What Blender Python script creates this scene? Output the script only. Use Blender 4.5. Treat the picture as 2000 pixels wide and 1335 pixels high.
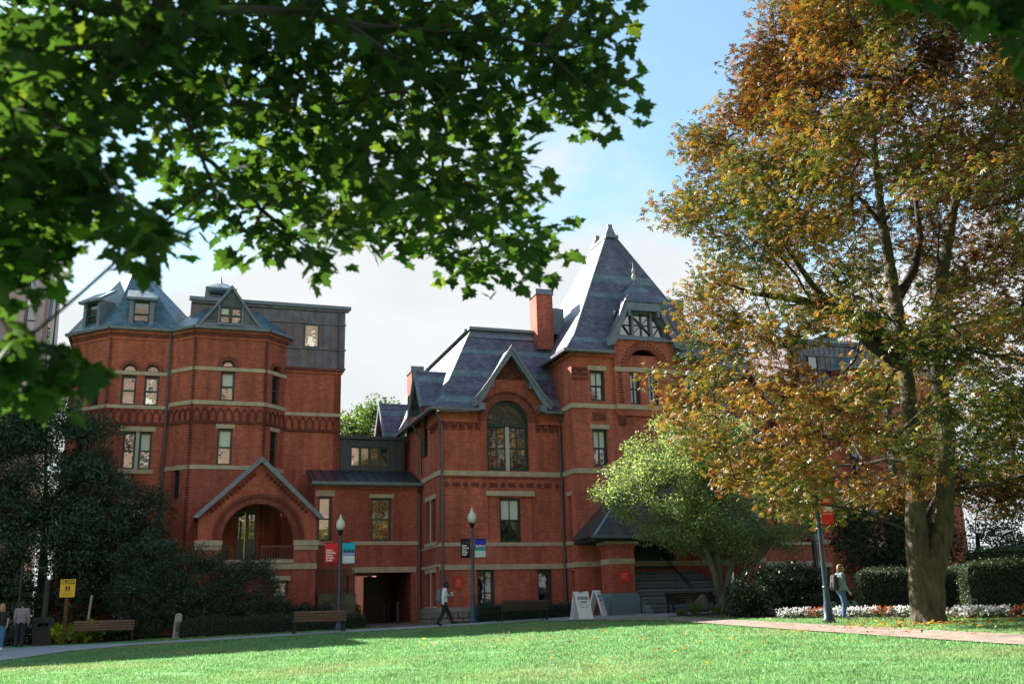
import bpy, bmesh, math, random
import numpy as np
from mathutils import Vector, Matrix
from mathutils.geometry import tessellate_polygon
R = math.radians
for o in list(bpy.data.objects): bpy.data.objects.remove(o)
scene = bpy.context.scene
COL = scene.collection
rng = np.random.default_rng(7)
random.seed(7)

# ---------------------------------------------------------------- camera
YAW, PITCH, ROLL = 0.32702, 0.26392, 0.02639
CAMZ = 0.39
fw = Vector((math.sin(YAW)*math.cos(PITCH), math.cos(YAW)*math.cos(PITCH), math.sin(PITCH)))
r0 = Vector((math.cos(YAW), -math.sin(YAW), 0)); u0 = r0.cross(fw)
rt = r0*math.cos(ROLL) - u0*math.sin(ROLL); up = r0*math.sin(ROLL) + u0*math.cos(ROLL)
cd = bpy.data.cameras.new('camera'); cam = bpy.data.objects.new('camera', cd); COL.objects.link(cam)
cam.matrix_world = Matrix(((rt.x, up.x, -fw.x, 0), (rt.y, up.y, -fw.y, 0), (rt.z, up.z, -fw.z, CAMZ), (0, 0, 0, 1)))
cd.sensor_width = 36; cd.lens = 35.43; cd.clip_start = 0.05; cd.clip_end = 3000
cd.dof.use_dof = True; cd.dof.focus_distance = 42; cd.dof.aperture_fstop = 2.4
scene.camera = cam

# ---------------------------------------------------------------- sky and sun
SUN = Vector((-0.86, 1.22, 1.0)).normalized()
SUN_EL = math.asin(SUN.z); SUN_AZ = math.atan2(SUN.x, SUN.y)
w = bpy.data.worlds.new('World'); scene.world = w; w.use_nodes = True
nt = w.node_tree; nt.nodes.clear(); L = nt.links.new
def N(t, **k):
    n = nt.nodes.new(t)
    for a, b in k.items(): setattr(n, a, b)
    return n
sky = N('ShaderNodeTexSky', sky_type='NISHITA'); sky.sun_disc = False
sky.sun_elevation = SUN_EL; sky.sun_rotation = SUN_AZ; sky.air_density = 1.0; sky.dust_density = 0.6; sky.ozone_density = 1.0
bg1 = N('ShaderNodeBackground'); bg1.inputs[1].default_value = 0.074
sk2 = N('ShaderNodeMixRGB', blend_type='MULTIPLY'); sk2.inputs[0].default_value = 1.0; sk2.inputs[2].default_value = (0.80, 1.0, 0.92, 1)
L(sky.outputs[0], sk2.inputs[1]); L(sk2.outputs[0], bg1.inputs[0])
bg2 = N('ShaderNodeBackground'); bg2.inputs[0].default_value = (0.80, 0.81, 0.84, 1); bg2.inputs[1].default_value = 0.285
tc = N('ShaderNodeTexCoord'); sep = N('ShaderNodeSeparateXYZ'); L(tc.outputs['Generated'], sep.inputs[0])
zc = N('ShaderNodeMath', operation='MAXIMUM'); L(sep.outputs[2], zc.inputs[0]); zc.inputs[1].default_value = 0.0
za = N('ShaderNodeMath', operation='ADD'); L(zc.outputs[0], za.inputs[0]); za.inputs[1].default_value = 0.22
dx = N('ShaderNodeMath', operation='DIVIDE'); dy = N('ShaderNodeMath', operation='DIVIDE')
L(sep.outputs[0], dx.inputs[0]); L(za.outputs[0], dx.inputs[1]); L(sep.outputs[1], dy.inputs[0]); L(za.outputs[0], dy.inputs[1])
cmb = N('ShaderNodeCombineXYZ'); L(dx.outputs[0], cmb.inputs[0]); L(dy.outputs[0], cmb.inputs[1])
cmap = N('ShaderNodeMapping'); cmap.inputs['Location'].default_value = (0.55, 0.3, 0.0); L(cmb.outputs[0], cmap.inputs[0])
noi = N('ShaderNodeTexNoise'); noi.inputs['Scale'].default_value = 1.5; noi.inputs['Detail'].default_value = 7; noi.inputs['Roughness'].default_value = 0.55
L(cmap.outputs[0], noi.inputs['Vector'])
# more cloud is seen along a low line of sight
lo = N('ShaderNodeMapRange'); lo.inputs['From Min'].default_value = 0.22; lo.inputs['From Max'].default_value = 0.52; lo.inputs['To Min'].default_value = 0.18; lo.inputs['To Max'].default_value = -0.09
L(sep.outputs[2], lo.inputs['Value'])
sm = N('ShaderNodeMath', operation='ADD'); L(noi.outputs['Fac'], sm.inputs[0]); L(lo.outputs[0], sm.inputs[1])
rmp = N('ShaderNodeMapRange', interpolation_type='SMOOTHSTEP'); rmp.inputs['From Min'].default_value = 0.45; rmp.inputs['From Max'].default_value = 0.62; rmp.inputs['To Min'].default_value = 0.1
L(sm.outputs[0], rmp.inputs['Value'])
cl = N('ShaderNodeMixRGB'); cl.inputs[1].default_value = (0.66, 0.71, 0.76, 1); cl.inputs[2].default_value = (0.93, 0.94, 0.93, 1)
n2 = N('ShaderNodeTexNoise'); n2.inputs['Scale'].default_value = 3.4; n2.inputs['Detail'].default_value = 4; L(cmap.outputs[0], n2.inputs['Vector'])
L(n2.outputs['Fac'], cl.inputs[0]); L(cl.outputs[0], bg2.inputs[0])
mx = N('ShaderNodeMixShader'); L(rmp.outputs[0], mx.inputs[0]); L(bg1.outputs[0], mx.inputs[1]); L(bg2.outputs[0], mx.inputs[2])
wo = N('ShaderNodeOutputWorld'); L(mx.outputs[0], wo.inputs[0])
sd = bpy.data.lights.new('sun', 'SUN'); sun = bpy.data.objects.new('sun', sd); COL.objects.link(sun)
sd.energy = 5.0; sd.angle = R(0.5); sd.color = (1.0, 0.93, 0.82)
sun.rotation_euler = SUN.to_track_quat('Z', 'Y').to_euler(); sun.location = (0, 0, 60)
scene.view_settings.view_transform = 'Standard'; scene.view_settings.look = 'None'
scene.view_settings.exposure = 1.98; scene.view_settings.gamma = 1.0; scene.view_settings.use_curve_mapping = False
scene.render.engine = 'CYCLES'

# ---------------------------------------------------------------- materials
MATS = {}
def mat(name, col=(0.5, 0.5, 0.5), rough=0.7, metal=0.0, spec=0.5, noise=0.0, nscale=8.0, bump=0.0, dark=None, stretch=1.0):
    """principled material; noise mixes towards a second real colour of the same stuff"""
    if name in MATS: return MATS[name]
    m = bpy.data.materials.new(name); m.use_nodes = True; t = m.node_tree; b = t.nodes['Principled BSDF']
    b.inputs['Base Color'].default_value = (*col, 1); b.inputs['Roughness'].default_value = rough
    b.inputs['Metallic'].default_value = metal; b.inputs['Specular IOR Level'].default_value = spec
    if noise > 0 or bump > 0:
        g = t.nodes.new('ShaderNodeNewGeometry')
        n = t.nodes.new('ShaderNodeTexNoise'); n.inputs['Scale'].default_value = nscale; n.inputs['Detail'].default_value = 6; n.inputs['Roughness'].default_value = 0.65
        mp = t.nodes.new('ShaderNodeMapping'); mp.inputs['Scale'].default_value = (1, 1, stretch); t.links.new(g.outputs['Position'], mp.inputs[0]); t.links.new(mp.outputs[0], n.inputs['Vector'])
        if noise > 0:
            mr = t.nodes.new('ShaderNodeMapRange'); mr.inputs['From Min'].default_value = 0.32; mr.inputs['From Max'].default_value = 0.68
            t.links.new(n.outputs['Fac'], mr.inputs['Value'])
            c = t.nodes.new('ShaderNodeMixRGB'); d = dark or tuple(x*(1-noise) for x in col)
            c.inputs[1].default_value = (*d, 1); c.inputs[2].default_value = (*col, 1)
            t.links.new(mr.outputs[0], c.inputs[0]); t.links.new(c.outputs[0], b.inputs['Base Color'])
        if bump > 0:
            bp = t.nodes.new('ShaderNodeBump'); bp.inputs['Strength'].default_value = 0.6; bp.inputs['Distance'].default_value = bump
            t.links.new(n.outputs['Fac'], bp.inputs['Height']); t.links.new(bp.outputs[0], b.inputs['Normal'])
    MATS[name] = m
    return m

def surf_group():
    """(u,v) metres along any wall or roof plane, from position and true normal"""
    g = bpy.data.node_groups.get('surface_coords')
    if g: return g
    g = bpy.data.node_groups.new('surface_coords', 'ShaderNodeTree')
    g.interface.new_socket('UV', in_out='OUTPUT', socket_type='NodeSocketVector')
    nd = g.nodes; ln = g.links.new
    out = nd.new('NodeGroupOutput'); geo = nd.new('ShaderNodeNewGeometry')
    def vm(op):
        n = nd.new('ShaderNodeVectorMath'); n.operation = op; return n
    cr = vm('CROSS_PRODUCT'); cr.inputs[0].default_value = (0, 0, 1); ln(geo.outputs['True Normal'], cr.inputs[1])
    ad = vm('ADD'); ln(cr.outputs[0], ad.inputs[0]); ad.inputs[1].default_value = (1e-4, 0, 0)
    no = vm('NORMALIZE'); ln(ad.outputs[0], no.inputs[0])
    bi = vm('CROSS_PRODUCT'); ln(geo.outputs['True Normal'], bi.inputs[0]); ln(no.outputs[0], bi.inputs[1])
    d1 = vm('DOT_PRODUCT'); ln(geo.outputs['Position'], d1.inputs[0]); ln(no.outputs[0], d1.inputs[1])
    d2 = vm('DOT_PRODUCT'); ln(geo.outputs['Position'], d2.inputs[0]); ln(bi.outputs[0], d2.inputs[1])
    cx = nd.new('ShaderNodeCombineXYZ'); ln(d1.outputs['Value'], cx.inputs[0]); ln(d2.outputs['Value'], cx.inputs[1])
    ln(cx.outputs[0], out.inputs[0])
    return g

def course_mat(name, c1, c2, mortar, bw, rh, ms, rough, bands=(), band_col=(0.2, 0.3, 0.3), stain=0.35, bump=0.012, spec=0.3, stain_scale=0.35):
    """brickwork / slating: coursed units with joints in relief, tone changing from unit to unit"""
    m = bpy.data.materials.new(name); m.use_nodes = True; t = m.node_tree; l = t.links.new; b = t.nodes['Principled BSDF']
    s = t.nodes.new('ShaderNodeGroup'); s.node_tree = surf_group()
    br = t.nodes.new('ShaderNodeTexBrick'); br.offset = 0.5; l(s.outputs[0], br.inputs['Vector'])
    br.inputs['Color1'].default_value = (*c1, 1); br.inputs['Color2'].default_value = (*c2, 1); br.inputs['Mortar'].default_value = (*mortar, 1)
    br.inputs['Scale'].default_value = 1; br.inputs['Brick Width'].default_value = bw; br.inputs['Row Height'].default_value = rh
    br.inputs['Mortar Size'].default_value = ms; br.inputs['Bias'].default_value = -0.1
    g = t.nodes.new('ShaderNodeNewGeometry'); col = br.outputs['Color']
    if bands:
        sp = t.nodes.new('ShaderNodeSeparateXYZ'); l(g.outputs['Position'], sp.inputs[0]); acc = None
        for z0, z1 in bands:
            a = t.nodes.new('ShaderNodeMath'); a.operation = 'COMPARE'; l(sp.outputs[2], a.inputs[0]); a.inputs[1].default_value = (z0+z1)/2; a.inputs[2].default_value = (z1-z0)/2
            if acc is None: acc = a.outputs[0]
            else:
                q = t.nodes.new('ShaderNodeMath'); q.operation = 'MAXIMUM'; l(acc, q.inputs[0]); l(a.outputs[0], q.inputs[1]); acc = q.outputs[0]
        mm = t.nodes.new('ShaderNodeMixRGB'); mm.blend_type = 'MIX'; mf = t.nodes.new('ShaderNodeMath'); mf.operation = 'MULTIPLY'; mf.inputs[1].default_value = 0.62; l(acc, mf.inputs[0])
        l(mf.outputs[0], mm.inputs[0]); l(col, mm.inputs[1]); mm.inputs[2].default_value = (*band_col, 1); col = mm.outputs[0]
    n = t.nodes.new('ShaderNodeTexNoise'); n.inputs['Scale'].default_value = stain_scale; n.inputs['Detail'].default_value = 9; n.inputs['Roughness'].default_value = 0.7
    mpg = t.nodes.new('ShaderNodeMapping'); mpg.inputs['Scale'].default_value = (1, 1, 0.45); l(g.outputs['Position'], mpg.inputs[0]); l(mpg.outputs[0], n.inputs['Vector'])
    mr = t.nodes.new('ShaderNodeMapRange'); mr.inputs['From Min'].default_value = 0.3; mr.inputs['From Max'].default_value = 0.7; mr.inputs['To Min'].default_value = 1-stain; mr.inputs['To Max'].default_value = 1+stain*0.55; l(n.outputs['Fac'], mr.inputs['Value'])
    n3 = t.nodes.new('ShaderNodeTexNoise'); n3.inputs['Scale'].default_value = 5.5; n3.inputs['Detail'].default_value = 3; l(g.outputs['Position'], n3.inputs['Vector'])
    mr3 = t.nodes.new('ShaderNodeMapRange'); mr3.inputs['From Min'].default_value = 0.3; mr3.inputs['From Max'].default_value = 0.7; mr3.inputs['To Min'].default_value = 0.84; mr3.inputs['To Max'].default_value = 1.14; l(n3.outputs['Fac'], mr3.inputs['Value'])
    pm = t.nodes.new('ShaderNodeMath'); pm.operation = 'MULTIPLY'; l(mr.outputs[0], pm.inputs[0]); l(mr3.outputs[0], pm.inputs[1])
    n4 = t.nodes.new('ShaderNodeTexNoise'); n4.inputs['Scale'].default_value = 2.6; n4.inputs['Detail'].default_value = 4; m4 = t.nodes.new('ShaderNodeMapping'); m4.inputs['Scale'].default_value = (1, 1, 0.09); l(g.outputs['Position'], m4.inputs[0]); l(m4.outputs[0], n4.inputs['Vector'])
    r4 = t.nodes.new('ShaderNodeMapRange'); r4.inputs['From Min'].default_value = 0.34; r4.inputs['From Max'].default_value = 0.60; r4.inputs['To Min'].default_value = 0.74; r4.inputs['To Max'].default_value = 1.06; l(n4.outputs['Fac'], r4.inputs['Value'])
    pm4 = t.nodes.new('ShaderNodeMath'); pm4.operation = 'MULTIPLY'; l(pm.outputs[0], pm4.inputs[0]); l(r4.outputs[0], pm4.inputs[1]); pm = pm4
    mu = t.nodes.new('ShaderNodeMixRGB'); mu.blend_type = 'MULTIPLY'; mu.inputs[0].default_value = 1; l(col, mu.inputs[1]); l(pm.outputs[0], mu.inputs[2])
    l(mu.outputs[0], b.inputs['Base Color'])
    b.inputs['Roughness'].default_value = rough; b.inputs['Specular IOR Level'].default_value = spec
    bp = t.nodes.new('ShaderNodeBump'); bp.inputs['Strength'].default_value = 0.7; bp.inputs['Distance'].default_value = bump; bp.invert = True
    l(br.outputs['Fac'], bp.inputs['Height']); l(bp.outputs[0], b.inputs['Normal'])
    MATS[name] = m
    return m

BRICK = course_mat('brick', (0.55, 0.108, 0.062), (0.40, 0.066, 0.044), (0.40, 0.17, 0.12), 0.21, 0.068, 0.009, 0.85, stain=0.42)
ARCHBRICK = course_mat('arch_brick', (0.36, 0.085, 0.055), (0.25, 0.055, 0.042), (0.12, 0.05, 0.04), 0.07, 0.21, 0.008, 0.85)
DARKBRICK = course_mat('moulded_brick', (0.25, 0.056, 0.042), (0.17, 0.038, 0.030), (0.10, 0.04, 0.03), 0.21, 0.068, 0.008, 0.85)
SLATE = course_mat('slate', (0.165, 0.145, 0.215), (0.075, 0.078, 0.125), (0.03, 0.032, 0.045), 0.30, 0.15, 0.010, 0.40,
                   bands=((10.25, 10.62), (11.75, 12.1), (13.15, 13.42), (15.95, 16.25), (16.95, 17.4)), band_col=(0.15, 0.245, 0.265), stain=0.3, bump=0.02, spec=0.5, stain_scale=0.8)
BLUESLATE = course_mat('blue_slate', (0.12, 0.22, 0.285), (0.075, 0.145, 0.20), (0.028, 0.055, 0.08), 0.26, 0.14, 0.011, 0.42, stain=0.3, bump=0.02, spec=0.5, stain_scale=0.9)
GREYSLATE = course_mat('hung_slate', (0.17, 0.18, 0.20), (0.11, 0.12, 0.14), (0.045, 0.05, 0.06), 0.26, 0.15, 0.011, 0.5, stain=0.3, bump=0.015)
BROWNSLATE = course_mat('porch_slate', (0.10, 0.075, 0.075), (0.065, 0.052, 0.055), (0.03, 0.025, 0.025), 0.26, 0.14, 0.010, 0.5, stain=0.3, bump=0.015)
RUBBLE = course_mat('rubble_stone', (0.36, 0.30, 0.23), (0.22, 0.17, 0.13), (0.10, 0.085, 0.07), 0.52, 0.30, 0.03, 0.9, stain=0.5, bump=0.03)
PAVER = course_mat('brick_paving', (0.33, 0.265, 0.225), (0.26, 0.20, 0.17), (0.17, 0.13, 0.11), 0.20, 0.10, 0.008, 0.9, stain=0.25, bump=0.006, stain_scale=0.7)
STONE = mat('sandstone', (0.52, 0.385, 0.275), 0.85, noise=0.35, nscale=3.2, bump=0.01, dark=(0.34, 0.265, 0.18))
GRANITE = mat('granite', (0.17, 0.21, 0.24), 0.7, noise=0.2, nscale=9, bump=0.004)
LEAD = mat('lead', (0.18, 0.20, 0.25), 0.45, 0.2, noise=0.4, nscale=5)
DARKMETAL = mat('dark_standing_seam', (0.045, 0.052, 0.065), 0.42, 0.3, noise=0.25, nscale=3)
COPPER = mat('weathered_copper', (0.17, 0.118, 0.125), 0.4, 0.45, noise=0.5, nscale=2.2, dark=(0.075, 0.075, 0.09))
COPPER2 = mat('weathered_copper_blue', (0.135, 0.155, 0.185), 0.4, 0.45, noise=0.5, nscale=2.2, dark=(0.085, 0.07, 0.078))
GREENPAINT = mat('dark_green_paint', (0.012, 0.036, 0.040), 0.35)
CREAM = mat('cream_stone_mullion', (0.42, 0.40, 0.34), 0.7)
BLACKIRON = mat('black_iron', (0.012, 0.013, 0.015), 0.4, 0.2)
LAMPPOST = mat('lamp_post_paint', (0.030, 0.050, 0.075), 0.32, 0.2)
PIPE = mat('downpipe_metal', (0.080, 0.085, 0.105), 0.4, 0.3, noise=0.25, nscale=4)
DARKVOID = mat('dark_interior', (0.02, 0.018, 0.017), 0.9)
CONCRETE = mat('walk_concrete', (0.34, 0.34, 0.36), 0.9, noise=0.22, nscale=2.6, bump=0.004)
WHITE = mat('white_paint', (0.78, 0.79, 0.82), 0.5)
BLIND = mat('window_blind', (0.62, 0.62, 0.55), 0.8)
WOOD = mat('bench_wood', (0.15, 0.075, 0.04), 0.55, noise=0.45, nscale=14)
DARKWOOD = mat('dark_bench_wood', (0.05, 0.032, 0.022), 0.55, noise=0.4, nscale=14)
MULCH = mat('mulch', (0.055, 0.034, 0.022), 0.95, noise=0.5, nscale=9, bump=0.03)
BARK = mat('bark', (0.105, 0.085, 0.050), 0.95, noise=0.62, nscale=9.0, bump=0.10, dark=(0.026, 0.021, 0.013), stretch=0.22)
DARKBARK = mat('dark_bark', (0.036, 0.028, 0.022), 0.95, noise=0.5, nscale=11, bump=0.02)
SKIN = mat('skin', (0.42, 0.24, 0.17), 0.55); SKIND = mat('dark_skin', (0.055, 0.028, 0.018), 0.5)

def glass_mat(name, refl, tint=(0.012, 0.014, 0.016), rough=0.02):
    m = bpy.data.materials.new(name); m.use_nodes = True; t = m.node_tree; t.nodes.clear(); l = t.links.new
    o = t.nodes.new('ShaderNodeOutputMaterial'); mi = t.nodes.new('ShaderNodeMixShader'); d = t.nodes.new('ShaderNodeBsdfDiffuse'); gl = t.nodes.new('ShaderNodeBsdfGlossy')
    d.inputs[0].default_value = (*tint, 1); gl.inputs['Roughness'].default_value = rough; gl.inputs[0].default_value = (0.95, 0.95, 0.95, 1)
    g = t.nodes.new('ShaderNodeNewGeometry'); n = t.nodes.new('ShaderNodeTexNoise'); n.inputs['Scale'].default_value = 1.3; l(g.outputs['Position'], n.inputs['Vector'])
    bp = t.nodes.new('ShaderNodeBump'); bp.inputs['Strength'].default_value = 0.35; bp.inputs['Distance'].default_value = 0.02; l(n.outputs['Fac'], bp.inputs['Height']); l(bp.outputs[0], gl.inputs['Normal'])
    mi.inputs[0].default_value = refl; l(d.outputs[0], mi.inputs[1]); l(gl.outputs[0], mi.inputs[2]); l(mi.outputs[0], o.inputs[0]); MATS[name] = m
    return m
GLASS = glass_mat('window_glass', 0.27)
GLASSDIM = glass_mat('dim_window_glass', 0.14); GLASSMID = glass_mat('old_window_glass', 0.19, (0.03, 0.03, 0.028), 0.05)

def leaf_mat(name, trans=0.4, rough=0.5, gain=1.0, tn=(1.9, 1.75, 0.7)):
    """leaf: each leaf's own colour is stored on its vertices; lets sunlight through"""
    m = bpy.data.materials.new(name); m.use_nodes = True; t = m.node_tree; t.nodes.clear(); l = t.links.new
    o = t.nodes.new('ShaderNodeOutputMaterial'); a = t.nodes.new('ShaderNodeAttribute'); a.attribute_name = 'Col'
    p = t.nodes.new('ShaderNodeBsdfPrincipled'); p.inputs['Roughness'].default_value = rough; p.inputs['Specular IOR Level'].default_value = 0.35
    tr = t.nodes.new('ShaderNodeBsdfTranslucent'); mi = t.nodes.new('ShaderNodeMixShader'); mi.inputs[0].default_value = trans
    tint = t.nodes.new('ShaderNodeMixRGB'); tint.blend_type = 'MULTIPLY'; tint.inputs[0].default_value = 1; tint.inputs[2].default_value = (tn[0]*gain, tn[1]*gain, tn[2]*gain, 1); l(a.outputs['Color'], tint.inputs[1])
    l(a.outputs['Color'], p.inputs['Base Color']); l(tint.outputs[0], tr.inputs[0]); l(p.outputs[0], mi.inputs[1]); l(tr.outputs[0], mi.inputs[2]); l(mi.outputs[0], o.inputs[0]); MATS[name] = m
    return m
LEAF = leaf_mat('leaf', 0.42, 0.5, 1.25); LEAFDARK = leaf_mat('evergreen_leaf', 0.15, 0.5); MAPLELEAF = leaf_mat('maple_leaf', 0.42, 0.7, 5.2); PETAL = leaf_mat('petal', 0.3, 0.6, 1.0, (1, 1, 1)); DOGLEAF = leaf_mat('dogwood_leaf', 0.42, 0.45, 1.35, (1.4, 1.45, 0.85))
CHESTLEAF = leaf_mat('chestnut_leaf', 0.30, 0.45, 0.95, (1.55, 1.45, 0.75))
GRASSM = leaf_mat('grass_blade', 0.35, 0.6, 1.0, (1.25, 1.4, 1.15))

# ---------------------------------------------------------------- terrain
SYw, CYw = math.sin(YAW), math.cos(YAW)
def terrain(x, y):
    s = x*SYw + y*CYw; l = x*CYw - y*SYw
    a = -1.16 + 0.029*np.asarray(s, float); k = 0.05
    a = np.maximum(a, -2.2)
    m = np.where(a > 1.5, 0.3, -k*np.log(np.exp(-np.minimum(a, 1.5)/k) + math.exp(-0.3/k)))
    return m + 0.02*np.clip(l, -25, 25)
def tz(x, y): return float(terrain(x, y))

# ---------------------------------------------------------------- mesh helpers
class Fr:
    """plane of a facade: u along it, z up, d outwards"""
    def __init__(s, x, y, a=0.0): s.o = (x, y); s.a = R(a); s.t = (math.cos(s.a), math.sin(s.a)); s.n = (math.sin(s.a), -math.cos(s.a))
    def p(s, u, z, d=0.0): return (s.o[0]+u*s.t[0]+d*s.n[0], s.o[1]+u*s.t[1]+d*s.n[1], z)
WORLD = Fr(0, 0, 0)
BASE = Vector((0, 0, 0))
class MB:
    def __init__(s): s.v = []; s.f = []
    def add(s, v, f):
        k = len(s.v); s.v += [tuple(q) for q in v]; s.f += [tuple(i+k for i in q) for q in f]; return s
    def box(s, F, u0, u1, z0, z1, d0, d1):
        v = [F.p(u, z, d) for d in (d0, d1) for z in (z0, z1) for u in (u0, u1)]
        return s.add(v, [(0, 2, 3, 1), (4, 5, 7, 6), (0, 1, 5, 4), (2, 6, 7, 3), (0, 4, 6, 2), (1, 3, 7, 5)])
    def plate(s, F, outline, holes=(), d0=-0.35, d1=0.0):
        loops = [list(outline)] + [list(h) for h in holes]
        flat = [q for lp in loops for q in lp]; n = len(flat)
        tri = tessellate_polygon([[Vector((a, b, 0)) for a, b in lp] for lp in loops])
        v = [F.p(a, b, d1) for a, b in flat] + [F.p(a, b, d0) for a, b in flat]
        f = []
        for t in tri:
            (ax, ay), (bx, by), (cx, cy) = flat[t[0]], flat[t[1]], flat[t[2]]
            if (bx-ax)*(cy-ay)-(by-ay)*(cx-ax) < 0: t = (t[0], t[2], t[1])
            f.append(tuple(t)); f.append((t[2]+n, t[1]+n, t[0]+n))
        k = 0
        for li, lp in enumerate(loops):
            m = len(lp); ar = sum(lp[i-1][0]*lp[i][1]-lp[i][0]*lp[i-1][1] for i in range(m))
            ccw = (ar > 0) == (li == 0)
            for i in range(m):
                a, b = k+i, k+(i+1) % m
                f.append((b, a, a+n, b+n) if ccw else (a, b, b+n, a+n))
            k += m
        return s.add(v, f)
    def slab(s, pts, th=0.08):
        P = [Vector(q) for q in pts]; nn = Vector((0, 0, 0))
        for i in range(len(P)): nn += P[i-1].cross(P[i])
        nn.normalize()
        if nn.z < 0: P.reverse(); nn = -nn
        n = len(P); v = P + [q-nn*th for q in P]
        return s.add(v, [tuple(range(n)), tuple(range(2*n-1, n-1, -1))] + [((i+1) % n, i, i+n, (i+1) % n+n) for i in range(n)])
    def tube(s, pts, rad, seg=8, cap=True):
        P = [Vector(q) for q in pts]; n = len(P)
        if not hasattr(rad, '__len__'): rad = [rad]*n
        k = len(s.v); T0 = (P[-1]-P[0]).normalized(); ref = Vector((0, 0, 1)) if abs(T0.z) < 0.9 else Vector((1, 0, 0))
        for i, q in enumerate(P):
            T = (P[min(i+1, n-1)]-P[max(i-1, 0)]).normalized(); A = T.cross(ref)
            if A.length < 1e-4: A = T.cross(Vector((0, 1, 0.1)))
            A.normalize(); B = T.cross(A)
            for j in range(seg):
                th = 2*math.pi*j/seg; s.v.append(tuple(q+(A*math.cos(th)+B*math.sin(th))*rad[i]))
        for i in range(n-1):
            for j in range(seg):
                a = k+i*seg+j; b = k+i*seg+(j+1) % seg; s.f.append((a, b, b+seg, a+seg))
        if cap: s.f.append(tuple(k+j for j in range(seg-1, -1, -1))); s.f.append(tuple(k+(n-1)*seg+j for j in range(seg)))
        return s
    def lathe(s, cx, cy, prof, seg=14):
        return s.tube([(cx, cy, z) for r, z in prof], [r for r, z in prof], seg)
    def build(s, name, m, parent=None, smooth=False):
        me = bpy.data.meshes.new(name); me.from_pydata(s.v, [], s.f); me.update()
        return link(name, me, m, parent, smooth)
def link(name, me, m, parent=None, smooth=False):
    if m and not me.materials: me.materials.append(m)
    if smooth: me.polygons.foreach_set('use_smooth', [True]*len(me.polygons))
    o = bpy.data.objects.new(name, me); COL.objects.link(o)
    if parent is not None:
        o.parent = parent
        if parent.type == 'EMPTY' and 'wbase' in parent: o.location = -Vector(parent['wbase'])
    return o
def tag(o, label, cat, group=None, kind=None):
    o['label'] = label; o['category'] = cat
    if group: o['group'] = group
    if kind: o['kind'] = kind
    return o
def thing(name, label, cat, loc=(0, 0, 0), rotz=0.0, group=None, world=False):
    """Empty at the thing's base; world=True: its parts are modelled in world coordinates"""
    o = bpy.data.objects.new(name, None); COL.objects.link(o); o.location = loc; o.rotation_euler = (0, 0, rotz); o.empty_display_size = 0.3
    if world: o['wbase'] = tuple(loc)
    return tag(o, label, cat, group)
def struct(o): o['kind'] = 'structure'; return o
def copy_tree(o, parent=None):
    c = o.copy(); COL.objects.link(c); c.parent = parent
    for ch in o.children: copy_tree(ch, c)
    return c
def piece(name, me, parent, F, u, z, d=0.0):
    """a repeated piece of a facade, sharing mesh data modelled in a (u, -d, z) frame"""
    o = bpy.data.objects.new(name, me); COL.objects.link(o); o.parent = parent
    p = Vector(F.p(u, z, d)); o.location = p-Vector(parent['wbase']) if 'wbase' in parent else p
    o.rotation_euler = (0, 0, F.a); return o
def rect(u0, u1, z0, z1): return [(u0, z0), (u1, z0), (u1, z1), (u0, z1)]
def arcpts(cu, cz, r, a0, a1, n=16): return [(cu+r*math.cos(R(a0+(a1-a0)*i/n)), cz+r*math.sin(R(a0+(a1-a0)*i/n))) for i in range(n+1)]
def archhole(u0, u1, z0, zs, n=16):
    r = (u1-u0)/2; return [(u0, z0), (u1, z0)] + arcpts((u0+u1)/2, zs, r, 0, 180, n)
def ring(cu, cz, r0, r1, n=18, a0=0, a1=180): return arcpts(cu, cz, r1, a0, a1, n) + arcpts(cu, cz, r0, a1, a0, n)
# ---------------------------------------------------------------- facade parts
def sash(F, u0, u1, z0, z1, parent, d=-0.16, cols=1, glass=None, fwid=0.10, blind=False, split=True, m=None):
    """sash window: frame with meeting rail and glazing bars, a pane in each sash"""
    b = MB(); mid = (z0+z1)/2; g = glass or random.choice((GLASS, GLASS, GLASSMID))
    blind = blind or (glass is None and random.random() < 0.14)
    holes = [rect(u0+fwid, u1-fwid, mid+0.03, z1-fwid), rect(u0+fwid, u1-fwid, z0+fwid, mid-0.03)] if split else [rect(u0+fwid, u1-fwid, z0+fwid, z1-fwid)]
    b.plate(F, rect(u0+0.003, u1-0.003, z0+0.003, z1-0.003), holes, d-0.10, d)
    for k in range(1, cols):
        u = u0+(u1-u0)*k/cols; b.box(F, u-0.018, u+0.018, z0+fwid, z1-fwid, d-0.075, d-0.03)
    wn = b.build('window', m or GREENPAINT, parent)
    for i, h in enumerate(holes):
        (a0, c0), (a1, c1) = h[0], h[2]
        q = MB().box(F, a0-0.01, a1+0.01, c0-0.01, c1+0.01, d-0.09-0.012*i, d-0.085-0.012*i)
        q.build('pane', BLIND if (blind and i == 0) else g, wn)
    return wn
def lunette(F, cu, zb, r, parent, d=-0.16, bars=True):
    b = MB(); o = [(cu-r, zb), (cu+r, zb)] + arcpts(cu, zb, r, 0, 180)[1:-1]
    ri = r-0.085; b.plate(F, [(x*0.997+cu*0.003, z) for x, z in o], [[(cu-ri, zb+0.06), (cu+ri, zb+0.06)] + arcpts(cu, zb+0.06, ri-0.02, 4, 176)[1:-1]], d-0.1, d)
    wn = b.build('fanlight', GREENPAINT, parent)
    MB().plate(F, [(cu-ri, zb+0.05), (cu+ri, zb+0.05)] + arcpts(cu, zb+0.05, ri, 3, 177)[1:-1], (), d-0.095, d-0.08).build('pane', GLASS, wn)
    return wn
def arch_trim(F, cu, cz, r0, r1, parent, d=0.04, m=None, name='brick_arch'):
    return MB().plate(F, ring(cu, cz, r0, r1), (), -0.02, d).build(name, m or ARCHBRICK, parent)
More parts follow.
